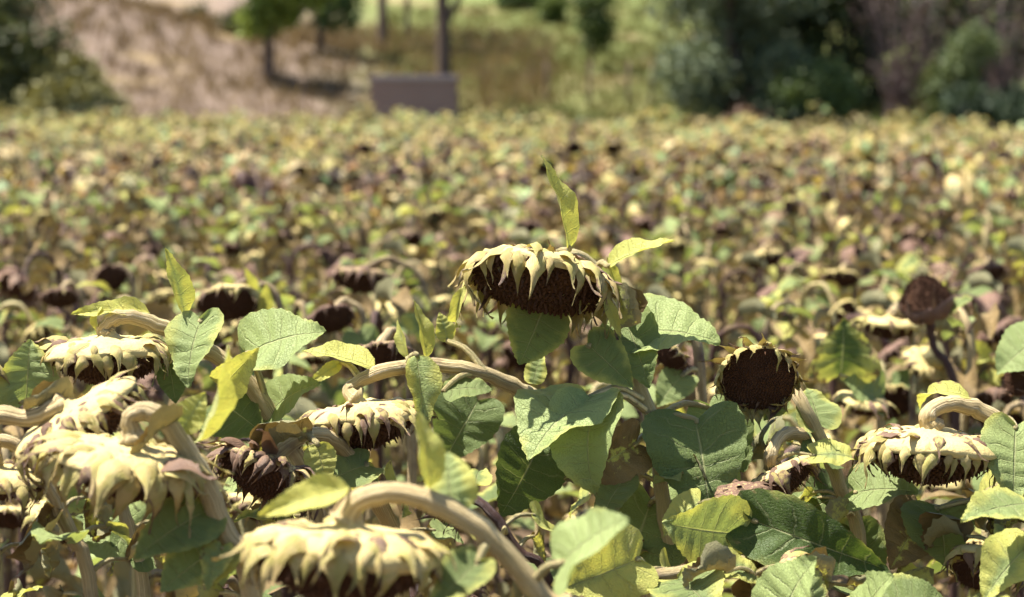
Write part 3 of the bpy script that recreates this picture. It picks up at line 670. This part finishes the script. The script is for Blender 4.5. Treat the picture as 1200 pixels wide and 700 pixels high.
far_hero('small tan sunflower head beside the tall central stem', 785, 415, 3.6, .032, (-.6, -.5, -.6), .5, 825, bseed=28, leaves=[((800, 440), (770, 470), (0, -.8, .6), 'heart', 0, 1, (.2, 0, .6))])
far_hero('blurred brown sunflower head near left edge', 70, 348, 6.0, .05, (.1, -.5, -.85), .85, 95, hd=.7, bseed=29)
far_hero('blurred red brown sunflower head nodding left of ragged yellow crown', 130, 325, 6.4, .045, (.3, -.8, -.5), .95, 155, hd=.9, bseed=30)
far_hero('blurred flat sunflower head with tan back in right mid field', 892, 302, 8.0, .072, (.1, -.35, -.95), .45, 915, bseed=31)
far_hero('blurred yellowish sunflower head in right mid field above round dark disc', 985, 325, 7.0, .055, (-.1, -.5, -.9), .3, 1005, bseed=32)
far_hero('blurred dark sunflower head close to the right edge', 1155, 318, 7.0, .06, (.1, -.4, -.9), .85, 1175, hd=.8, bseed=34)
far_hero('sunflower with broad dark green leaf edged yellow and brown, right mid field', 1010, 470, 4.2, .05, (-.2, .1, -1), .3, 1040, hd=.3, bseed=35, leaves=[((985, 440), (992, 378), (0, -1, .0), 'heart', 3, 1.2, (.42, .2, .1)), ((1030, 470), (1000, 440), (0, -.7, .7), 'heart', 3, 1.2, (.1, .0, .7))])

# ------------------------------------------------------------------ the field: template plants copied one by one
def field_template(seed, h, lean, head_state, nleaf, detail):
    r = np.random.default_rng(seed); T = {}
    top = np.array([lean*.6, 0, h]); R = r.uniform(.045, .072); tilt = r.uniform(.1, 1.0)
    face = Vector((math.sin(tilt), 0, -math.cos(tilt))); hc = Vector((lean*.6+.09+r.uniform(0, .06), r.uniform(-.03, .03), h-.05-r.uniform(0, .06)))
    bk = back(hc, face, R)
    pts = [(0, 0, 0), (r.uniform(-.03, .03), r.uniform(-.03, .03), h*.4), (lean*.4, 0, h*.75), tuple(top-np.array([.0, 0, .03])), (bk.x*.6+top[0]*.4, bk.y*.5, h+.02), tuple(bk)]
    n = 18; path = spline(pts, n); rad = np.linspace(.011, .0065, n); rad[-1] *= 1.6
    V, F, U = tube(path, rad, 7, .08, rs=r)
    T['stem'] = (mesh('field_stem', V, F, M_STEM, uv=U), {'green': (.15, .4, 1), 'cream': (.35, .2, .7), 'brown': (.9, 0, .2)}[head_state])
    dry = {'green': .1, 'cream': .25, 'brown': .8}[head_state]
    T['head'] = (head_matrix(hc, face, R, r.uniform(0, 6)), dry, seed)
    L = []
    for k in range(nleaf):
        q = .16 + .80*(k+r.uniform(0, .6))/nleaf; i = int(q*(n-5)); az = k*2.4 + r.uniform(-.4, .4)
        size = r.uniform(.075, .135)*(1.0 if q < .8 else .8); b = Vector(path[i])
        el = r.uniform(-.1, .6) if q > .5 else r.uniform(-.7, .2)
        yd = Vector((math.cos(az)*math.cos(el), math.sin(az)*math.cos(el), math.sin(el)))
        Mx = basis(yd, UP + Vector((r.normal(0, .25), r.normal(0, .25), 0))).to_4x4() @ Matrix.Diagonal((size, size, size, 1)); Mx.translation = b
        pd = {'green': .12, 'cream': .42, 'brown': .8}[head_state] + (.45 if q < .55 else 0)
        if r.random() < pd: L.append(('dry', int(r.integers(4)), Mx, (r.uniform(.75, 1), r.uniform(.25, 1), r.uniform(.5, 1))))
        else: L.append(('green', int(r.integers(4)), Mx, (r.uniform(.0, .34), r.uniform(0, .35), r.uniform(.3, 1))))
    T['leaves'] = L; T['state'] = head_state; T['h'] = h
    return T
STATES = ['green', 'cream', 'brown', 'cream', 'green', 'brown', 'cream', 'green', 'brown', 'cream', 'green', 'brown']
TEMPL = [field_template(300+i, 1.16+.05*math.sin(i*2.1), .03*math.cos(i*1.7), STATES[i], 20+i % 3, 1) for i in range(12)]

pos = []
sp = .415
for iy in range(int((56-2.3)/sp)):
    for ix in range(-37, 38):
        x = ix*sp + rng.uniform(-.15, .15) + (iy % 2)*sp*.5; y = 2.35 + iy*sp + rng.uniform(-.15, .15)
        if abs(x) > .223*y*1.05 + .25 or y > 49 - .65*(x+4) + rng.normal(0, .3): continue
        if y < 4.2 and any(abs(x-(hx-600)/FPX*hd_) < .14 and abs(y-hd_) < .16 for hx, hd_ in HEROES): continue
        pos.append((y, x))
pos.sort(); NEAR = max(0, 292 - len(HEROES))
def pick_state(y):
    u = rng.random()
    if y < 4: wts = (.42, .36, .22)
    elif y < 7: wts = (.22, .40, .38)
    elif y < 22: wts = (.13, .30, .57)
    elif y < 30: wts = (.28, .28, .44)
    else: wts = (.62, .30, .08)
    return 'green' if u < wts[0] else 'cream' if u < wts[0]+wts[1] else 'brown'
BYST = {s: [t for t in TEMPL if t['state'] == s] for s in ('green', 'cream', 'brown')}
ZTXT = [(3.4, 'among the front plants'), (5.5, 'behind the front plants'), (8, 'in the near field'), (11, 'in the middle field'), (99, 'in the farther field')]
STXT = {'green': 'green leaved sunflower with yellowing head', 'cream': 'withering cream headed sunflower', 'brown': 'dead brown shrivelled sunflower'}
ORD = 'leftmost second third fourth fifth sixth seventh eighth ninth tenth eleventh twelfth thirteenth fourteenth fifteenth sixteenth seventeenth eighteenth nineteenth twentieth'.split()
def ordinal(k):
    if k < 20: return ORD[k]
    t = ['twent', 'thirt', 'fort', 'fift', 'sixt', 'sevent'][k//10-2 if (k+1) % 10 else k//10-1]
    return t+'ieth' if (k+1) % 10 == 0 else t+'y-'+(ORD[(k+1) % 10-1] if (k+1) % 10 > 1 else 'first')
RANK = {}
for (y, x) in pos[:NEAR]:
    st = pick_state(y); T = BYST[st][int(rng.integers(len(BYST[st])))]
    tgt = np.interp(y, [2.3, 3.4, 5, 8, 16], [1.08, 1.12, 1.15, 1.12, 1.05]) + rng.normal(0, .055); s = min(tgt/T['h'], 1.12)
    root = bpy.data.objects.new('sunflower_plant', None); col.objects.link(root); root.empty_display_size = .1
    root.location = (x, y, float(terr(x, y))-.01); root.rotation_euler = (rng.normal(0, .05), rng.normal(0, .05), rng.uniform(0, 6.283)); root.scale = (s, s, s)
    z = next(t for lim, t in ZTXT if y < lim)
    RANK.setdefault((st, z), []).append((x/y, root))
    j = lambda c, a=.12: tuple(float(np.clip(v + rng.normal(0, a), 0, 1)) for v in c)
    obj('stem', T['stem'][0], root, None, j(T['stem'][1]))
    Mh, dry, sd_ = T['head']
    if y < 6.0: add_head(root, Mh, sd_, dry, .2, 36, .55, sd_ % 5, sd_ % 4)
    else:
        h = obj('flower_head', REC[sd_ % 5], root, Mh, j((dry, .2, 1))); obj('seed_disc', DISC_LOW[sd_ % 2], h)
        tag(obj('bracts', BRING[sd_ % 3], h, None, j((dry, .2, 1))), kind='stuff')
    for (k, i, Ml, c) in T['leaves']: obj('leaf', FLEAF[k, i], root, Ml, j(c))

for (st, z), L_ in RANK.items():
    for k, (q, root) in enumerate(sorted(L_, key=lambda e: e[0])):
        tag(root, f'{ordinal(k)} {STXT[st]} from the left, {z}' if k else f'leftmost {STXT[st]}, {z}', 'sunflower', 'withered sunflowers filling the field')

# the far plants read as one mass: real little plants in one mesh
def far_template(seed, state):
    r = np.random.default_rng(seed); V = []; F = []; C = []
    def add(v, f, c):
        o = len(V); V.extend([tuple(q) for q in v]); C.extend([c]*len(v))
        for q in f: F.append([i+o for i in q] + ([q[-1]+o] if len(q) == 3 else []))
    h = r.uniform(.98, 1.12)
    v, f, u = tube(spline([(0, 0, 0), (r.normal(0, .03), r.normal(0, .03), h*.6), (.05, 0, h), (.13, 0, h-.01), (.15, 0, h-.06)], 7), .011, 4, cap=False); add(v, f, (.42, .34, .16) if state != 'brown' else (.13, .09, .06))
    R = r.uniform(.05, .08); tilt = r.uniform(.1, 1.2); M = head_matrix(Vector((.16, 0, h-.07)), (math.sin(tilt), 0, -math.cos(tilt)), R)
    seg = 9; prof = [(.15, .4), (.6, .3), (1, .0), (1.12, -.3)]
    hc = {'green': (.50, .41, .14), 'cream': (.50, .40, .20), 'brown': (.085, .048, .036)}[state]
    hv = [M @ Vector((a*math.cos(t+.2*k)*(1+.12*r.normal()), a*math.sin(t+.2*k), b+.1*r.normal())) for k, (a, b) in enumerate(prof) for t in np.linspace(0, 2*math.pi, seg, endpoint=False)]
    add(hv, [(k*seg+s, (k+1)*seg+s, (k+1)*seg+(s+1) % seg, k*seg+(s+1) % seg) for k in range(3) for s in range(seg)], hc)
    dv = [M @ Vector((.97*math.cos(t), .97*math.sin(t), -.1)) for t in np.linspace(0, 2*math.pi, seg, endpoint=False)] + [M @ Vector((0, 0, -.3))]
    add(dv, [(s, (s+1) % seg, seg) for s in range(seg)], (.035, .018, .012))
    for k in range(22):
        q = .40+.60*(k+r.uniform(0, .6))/22; az = k*2.4+r.uniform(-.4, .4); size = r.uniform(.07, .13); dryp = {'green': .1, 'cream': .42, 'brown': .85}[state] + (.3 if q < .6 else 0)
        dry = r.random() < dryp
        v, f, u, mi = leaf_geo(OVAL if dry else HEART, nu=4, nv=2, bend=1.2, wave=.10 if dry else .05, seed=int(r.integers(9999)), roll=1.8 if dry else 0, twist=.9 if dry else 0)
        el = r.uniform(-.2, .6) if q > .6 else r.uniform(-.7, .2)
        B = basis((math.cos(az)*math.cos(el), math.sin(az)*math.cos(el), math.sin(el)), UP + Vector((r.normal(0, .3), r.normal(0, .3), 0)))
        pe = r.uniform(.04, .13); o0 = np.array([.05*q + math.cos(az)*pe, math.sin(az)*pe, q*h]); vv = np.array([list(B @ Vector(x_)) for x_ in v])*size + o0
        c = (np.array((.12, .078, .046))*r.choice([.25, .4, .6, .9, 1.4, 2.4]) if dry else np.array((.15, .21, .09))*r.uniform(.4, 1.8) if r.random() > .3 else np.array((.38, .30, .10))*r.uniform(.6, 1.2))
        add(vv, f, tuple(c))
    return np.array(V), np.array(F), np.array(C)
FT = {s: [far_template(500+10*k+i, s) for i in range(6)] for k, s in enumerate(('green', 'cream', 'brown'))}
VV = []; FF = []; CC = []; off = 0
for (y, x) in pos[NEAR:]:
    st = pick_state(y); V, F, C = FT[st][int(rng.integers(6))]; a = rng.uniform(0, 6.283); s = rng.normal(np.interp(y, [14, 25, 50], [1.0, .92, .80]), .085)
    if y > 49 - .65*(x+4) - 5: s *= rng.uniform(.93, 1.2)
    ca, sa = math.cos(a)*s, math.sin(a)*s
    VV.append(np.stack([V[:, 0]*ca - V[:, 1]*sa + x, V[:, 0]*sa + V[:, 1]*ca + y, V[:, 2]*s], 1)); FF.append(F+off); off += len(V)
    yel = np.clip((y-30)/14, 0, 1)*rng.uniform(.1, .9); cc = C*rng.uniform(.7, 1.3)*rng.uniform(.94, 1.06, 3)
    lum = cc.mean(1, keepdims=True); CC.append(cc*(1-.45*yel) + .45*yel*lum*np.array([1.45, 1.5, .5]))
fo = obj('far_sunflower_crop', mesh('far_sunflower_crop', np.vstack(VV), np.vstack(FF), M_FIELD, colr=np.vstack(CC)))
tag(fo, 'blurred mass of withered sunflowers covering the far field', 'sunflowers', kind='stuff')

# dead leaves on the soil
def scatter(name, label, cat, N, fn, mat):
    vv = []; ff = []; cc = []; off = 0
    for i in range(N):
        V, F, C = fn(i); vv.append(V); ff.append(F+off); cc.append(C); off += len(V)
    o = obj(name, mesh(name, np.vstack(vv), np.vstack(ff), mat, colr=np.vstack(cc))); return tag(o, label, cat, kind='stuff')
LT = []
for i in range(5):
    v, f, u, mi = leaf_geo(OVAL, nu=5, nv=4, bend=1.0, wave=.12, seed=900+i, roll=2.0, twist=.8); LT.append((np.array(v), np.array(f)))
def litter(i):
    v, f = LT[i % 5]; y = rng.uniform(2, 14)**1.0; x = rng.uniform(-1, 1)*(.26*y+.4); a = rng.uniform(0, 6.28); s = rng.uniform(.07, .16); c, sn = math.cos(a), math.sin(a)
    V = np.stack([(v[:, 0]*c-v[:, 1]*sn)*s+x, (v[:, 0]*sn+v[:, 1]*c)*s+y, (v[:, 2]-v[:, 2].min())*s*.5+.01+rng.uniform(0, .03)], 1)
    return V, f, np.tile(np.array((.20, .135, .07))*rng.uniform(.2, 1.7), (len(V), 1))
scatter('dry_leaf_litter', 'dead brown leaves lying on the soil under the sunflowers', 'litter', 3500, litter, M_FIELD)

# ------------------------------------------------------------------ beyond the field
def blades(i_range, yr, h, c0, c1, n):
    def fn(i):
        y = rng.uniform(*yr); x = rng.uniform(*i_range)*y/55; z = float(terr(x, y)); k = 7
        V = []; F = []
        for b in range(k):
            a = rng.uniform(0, 6.28); dx, dy = rng.normal(0, .12, 2); hh = h*rng.uniform(.5, 1.3); lx, ly = rng.normal(0, .25, 2)*hh; wd = .02
            o = len(V); V += [(x+dx-wd*math.cos(a), y+dy-wd*math.sin(a), z-.03), (x+dx+wd*math.cos(a), y+dy+wd*math.sin(a), z-.03), (x+dx+lx*.5, y+dy+ly*.5, z+hh*.6), (x+dx+lx, y+dy+ly, z+hh)]
            F += [(o, o+1, o+2, o+3)]
        t = rng.random(); c = np.array(c0)*(1-t)+np.array(c1)*t
        return np.array(V), np.array(F), np.tile(c, (len(V), 1))
    return fn
scatter('tall_grass', 'strip of dark green grass and weeds along the far field edge', 'grass', 5000, blades((-4, 15), (46, 57), .55, (.07, .10, .03), (.16, .17, .06), 0), M_GRASS)
scatter('dry_weeds', 'dry straw coloured weeds on the bank behind the field', 'weeds', 3500, blades((-14, 1), (53, 84), .40, (.16, .11, .075), (.24, .18, .09), 0), M_GRASS)
scatter('pasture_grass', 'yellow green grass on the rising pasture', 'grass', 5000, blades((-3, 12), (57, 95), .28, (.19, .16, .06), (.10, .12, .035), 0), M_GRASS)

def tree(name, label, cat, px, d, trunk_h, trunk_r, blobs, c0, c1, nleaf, leaf=.16, limbs=6, group='trees and bushes behind the field', twig=None, lean=0.0):
    """blobs: crown lumps as (dx, dy, z, rx, ry, rz) in metres from the foot"""
    b = on_ground(px, d); root = bpy.data.objects.new(name, None); col.objects.link(root); root.location = b; tag(root, label, cat, group)
    zt = max(q[2] for q in blobs); parts = []
    trp = spline([(0, 0, -.1), (lean*.3, 0, trunk_h*.5), (lean, 0, trunk_h), (lean*1.1, .1, max(trunk_h+.3, zt))], 12)
    v, f, u = tube(trp, np.linspace(trunk_r, trunk_r*.35, 12), 8, .15); parts.append((v, f, u, 0))
    for q in blobs[:max(limbs, 1)*2]:
        s = rng.uniform(.55, 1.0)*trunk_h; e = np.array(q[:3]); a = np.array([lean*s/max(trunk_h, .1), 0, s])
        v, f, u = tube(spline([a, (a+e)/2 + [0, 0, -.1*q[5]], e], 6), np.linspace(trunk_r*.5, trunk_r*.12, 6), 5, .1); parts.append((v, f, u, 0))
    if twig:
        for i in range(twig):
            q = blobs[i % len(blobs)]; e = np.array(q[:3]) + rng.normal(0, .55, 3)*np.array(q[3:]); a = np.array([rng.normal(0, .15), rng.normal(0, .15), rng.uniform(0, .5)*trunk_h]); m = (a+e)/2 + rng.normal(0, .12, 3)
            v, f, u = tube(spline([a, m, e], 5), np.linspace(.022, .006, 5), 3); parts.append((v, f, u, 0))
    V, F, U, MI = join(parts); obj('trunk', mesh('trunk', V, F, M_BARK if not twig else M_TWIG), root)
    wts = np.array([q[3]*q[4]*q[5] for q in blobs])**.67; wts /= wts.sum(); ks = rng.choice(len(blobs), nleaf, p=wts); Q = np.array(blobs)[ks]
    dirs = rng.normal(size=(nleaf, 3)); dirs /= np.linalg.norm(dirs, axis=1)[:, None]; rad = rng.uniform(.25, 1.08, nleaf)**.5
    # leaves gather in clumps
    ncl = max(12, nleaf//45); cl = rng.integers(0, ncl, nleaf); cd_ = rng.normal(size=(ncl, 3)); cd_ /= np.linalg.norm(cd_, axis=1)[:, None]; cr = rng.uniform(.35, 1.05, ncl)
    clump = rng.random(nleaf) < .75; ctr = Q[:, :3] + Q[:, 3:]*np.where(clump[:, None], cd_[cl]*cr[cl][:, None], dirs*rad[:, None]) + rng.normal(0, .16, (nleaf, 3))*np.where(clump, 1, .3)[:, None]
    n = rng.normal(size=(nleaf, 3)) + [0, 0, .6]; n /= np.linalg.norm(n, axis=1)[:, None]; a = np.cross(n, rng.normal(size=(nleaf, 3))); a /= np.linalg.norm(a, axis=1)[:, None]; bb = np.cross(n, a)
    sz = (leaf*rng.uniform(.5, 1.2, nleaf))[:, None]
    V = np.stack([ctr-a*sz, ctr-bb*sz*.42, ctr+a*sz, ctr+bb*sz*.42], 1).reshape(-1, 3); V[:, 2] = np.maximum(V[:, 2], .02)
    t = rng.random(nleaf)[:, None]*.6 + .4*rng.random(ncl)[cl][:, None]; C = np.repeat(np.array(c0)*(1-t)+np.array(c1)*t, 4, 0)
    F = np.arange(nleaf*4).reshape(-1, 4); tag(obj('crown', mesh('crown', V, F, M_FOL, colr=C, smooth=False), root), kind='stuff')
    return root
t_ = NT('purple_twigs'); g_ = t_.n('NewGeometry'); M_TWIG = t_.done(t_.pbr(t_.mix(t_.noise(4, g_.outputs['Position']), (.10, .07, .065), (.20, .14, .13)), .9, .1))

def lumps(n, w, dpt, z0, z1, r, seed):
    q = np.random.default_rng(seed); out = []
    for i in range(n):
        z = q.uniform(z0, z1); out.append((q.uniform(-w, w), q.uniform(-dpt, dpt), z, r*q.uniform(.7, 1.3), r*q.uniform(.7, 1.3), r*q.uniform(.6, 1.1)))
    return out
tree('dark_bush', 'dark green bush at the top left corner behind the field', 'bush', 5, 56, .6, .12, lumps(12, 1.0, .8, .4, 3.4, .9, 1), (0.030, 0.046, 0.017), (0.106, 0.125, 0.048), 9000, .13)
tree('olive_bush', 'olive brown bush at left beside the bare bank', 'bush', 88, 55, .5, .1, lumps(9, .7, .7, .3, 1.9, .65, 2), (0.094, 0.102, 0.036), (0.246, 0.232, 0.094), 7000, .12)
tree('dark_bush', 'low almost black shrub under the olive brown bush', 'bush', 112, 54, .3, .08, lumps(5, .5, .4, .2, .8, .45, 3), (0.017, 0.023, 0.011), (0.048, 0.057, 0.024), 3000, .11)
tree('field_tree', 'dark trunked tree with light green foliage on the bank at left', 'tree', 316, 62, 1.5, .17, lumps(16, 1.25, .9, 1.45, 3.6, .5, 4), (0.104, 0.156, 0.026), (0.286, 0.364, 0.078), 6500, .15)
tree('field_tree', 'dense dark green tree right of the light green tree on the bank', 'tree', 378, 69, 1.1, .14, lumps(12, .7, .8, 1.2, 3.4, .6, 5), (0.029, 0.058, 0.018), (0.104, 0.156, 0.039), 6000, .14)
tree('bare_trunk_tree', 'tree with straight dark trunk rising just right above the concrete box', 'tree', 521, 58, 4.2, .21, lumps(8, 1.2, 1.0, 4.6, 6.5, .8, 6), (.04, .08, .02), (.12, .17, .04), 1300, .14, lean=-.08)
tree('bare_trunk_tree', 'thin brown trunk of a tree left above the concrete box', 'tree', 449, 74, 4.0, .17, lumps(6, 1.0, 1.0, 4.6, 6.0, .8, 7), (.04, .08, .02), (.12, .17, .04), 2000, .14)
tree('bare_trunk_tree', 'faint slender trunk between the other two trunks above the box', 'tree', 478, 80, 4.0, .10, lumps(6, .8, .8, 4.9, 6.2, .7, 8), (.04, .08, .02), (.12, .17, .04), 3000, .14)
tree('young_tree', 'small young tree standing alone on the sunny pasture', 'tree', 692, 70, 1.0, .05, lumps(7, .28, .3, 1.0, 2.3, .36, 9), (.03, .055, .015), (.10, .14, .035), 3200, .10)
tree('low_bush', 'small dark bush at top centre left of the young tree', 'bush', 612, 93, .5, .06, lumps(6, 1.0, .5, .2, .9, .5, 10), (.025, .05, .014), (.09, .14, .035), 3000, .13)
tree('low_bush', 'small green bush nearest the left of the young tree', 'bush', 652, 88, .5, .05, lumps(4, .35, .3, .2, .9, .4, 11), (.05, .08, .02), (.15, .19, .05), 2000, .12)
tree('silver_tree', 'large bushy grey green tree right of the pasture', 'tree', 855, 56, 1.0, .22, lumps(20, 1.35, 1.0, .8, 4.6, .85, 12), (0.053, 0.077, 0.043), (0.182, 0.220, 0.134), 15000, .12)
tree('silver_tree', 'dark dense tree behind the grey green tree', 'tree', 905, 60, 1.0, .2, lumps(14, 1.6, 1.0, .8, 5.0, .9, 13), (0.017, 0.032, 0.015), (0.053, 0.081, 0.034), 10000, .13)
tree('green_bush', 'mid green rounded bush right of the grey green tree', 'bush', 958, 55, .5, .08, lumps(9, .6, .6, .4, 1.7, .5, 14), (0.057, 0.091, 0.028), (0.153, 0.201, 0.067), 6000, .10)
tree('purple_shrub', 'leafless purplish brown twiggy shrub at upper right', 'shrub', 1050, 57, 1.2, .06, lumps(12, .8, .7, .6, 4.0, .6, 15), (0.046, 0.034, 0.030), (0.112, 0.083, 0.076), 900, .08, twig=60)
tree('green_bush', 'green bush in front of the purplish twigs at upper right', 'bush', 1118, 55.5, .5, .08, lumps(9, .6, .5, .6, 2.6, .5, 16), (0.048, 0.072, 0.027), (0.143, 0.182, 0.072), 4500, .10)
tree('purple_shrub', 'second twiggy purplish shrub at the top right corner', 'shrub', 1170, 57, 1.2, .06, lumps(10, .8, .7, .8, 4.0, .8, 17), (0.043, 0.033, 0.030), (0.106, 0.079, 0.073), 800, .08, twig=50)
tree('dark_bush', 'very dark green low bush at right edge behind the field', 'bush', 1165, 54.5, .4, .08, lumps(9, .9, .5, .2, 1.1, .5, 18), (0.017, 0.032, 0.019), (0.057, 0.086, 0.043), 6000, .10)
tree('dark_bush', 'tall dark foliage filling the gap behind the purplish shrub', 'bush', 1010, 63, 1.0, .15, lumps(22, 2.6, .8, .4, 4.4, .9, 19), (0.017, 0.028, 0.015), (0.057, 0.077, 0.034), 9000, .13)
tree('dark_bush', 'tall dark foliage behind the top right shrubs', 'bush', 1180, 63, 1.0, .15, lumps(20, 2.2, .8, .4, 4.4, .9, 20), (0.017, 0.028, 0.015), (0.057, 0.077, 0.034), 9000, .13)
tree('dark_bush', 'dark foliage between the grey green tree and the purplish shrub', 'bush', 985, 59, 1.0, .12, lumps(14, .9, .6, .5, 4.2, .75, 31), (.018, .03, .014), (.07, .10, .04), 8000, .12)
tree('low_bush', 'low dark shrub on the bank left of the tree', 'bush', 285, 68, .3, .05, lumps(4, .4, .3, .1, .5, .3, 21), (.035, .045, .02), (.10, .10, .045), 1500, .10)
tree('low_bush', 'tiny shrub halfway up the bare bank', 'bush', 234, 73, .3, .05, lumps(3, .2, .2, .1, .5, .25, 22), (.035, .045, .02), (.10, .10, .045), 900, .10)
tree('reddish_weed', 'reddish brown dry weed clump right of the concrete box', 'weed', 562, 53, .2, .02, lumps(5, .35, .3, .2, .7, .25, 23), (.14, .075, .05), (.24, .15, .09), 1500, .08)
tree('reddish_weed', 'reddish brown dry weed clump under the grey green tree', 'weed', 885, 53.2, .2, .02, lumps(4, .35, .3, .2, .8, .25, 24), (.14, .08, .055), (.24, .16, .11), 1200, .08)

# blockwork box behind the crop
def box_bm(x0, x1, y0, y1, z0, z1, bev=.02):
    import bmesh
    bm = bmesh.new(); bmesh.ops.create_cube(bm, size=1)
    for v in bm.verts: v.co = Vector(((x0+x1)/2+v.co.x*(x1-x0), (y0+y1)/2+v.co.y*(y1-y0), (z0+z1)/2+v.co.z*(z1-z0)))
    bmesh.ops.bevel(bm, geom=bm.edges[:], offset=bev, segments=2, affect='EDGES'); me = bpy.data.meshes.new('box'); bm.to_mesh(me); bm.free(); me.materials.append(M_CONC); return me
b = on_ground(486, 53.5); cb = bpy.data.objects.new('concrete_box', None); col.objects.link(cb); cb.location = b
tag(cb, 'squat purplish grey blockwork box with flat lid behind the far field edge', 'concrete box')
hgt = CAM_Z + (HOR-88)/FPX*53.5 - b.z; wv = 103/FPX*53.5/2
obj('body', box_bm(-wv+.03, wv-.03, -.6, .6, -.1, hgt-.13), cb); ld = box_bm(-wv, wv, -.64, .64, hgt-.128, hgt, .025); ld.materials[0] = M_LID_LIT; obj('lid', ld, cb)
pz = on_ground(440, 55); pv, pf, pu = tube([(0, 0, 0), (0, 0, .8), (0, 0, 1.55), (.12, 0, 1.68), (.22, 0, 1.6)], .045, 7)
o = obj('standpipe', mesh('standpipe', pv, pf, M_CONC)); o.location = pz; tag(o, 'short grey standpipe at the left end of the concrete box', 'pipe')
for i, (px, txt) in enumerate([(640, 'leftmost thin wooden fence post on the pasture edge'), (690, 'thin wooden fence post below the young tree'), (735, 'thin wooden fence post right of the young tree'), (762, 'thin wooden fence post nearest the grey green tree')]):
    q = on_ground(px, 61); v, f, u = tube([(0, 0, -.1), (.01*i, 0, .6), (.015*i, 0, 1.15)], [.05, .047, .043], 7, .12)
    o = obj('fence_post', mesh('fence_post', v, f, M_BARK)); o.location = q; tag(o, txt, 'fence post', 'fence posts on the pasture edge')
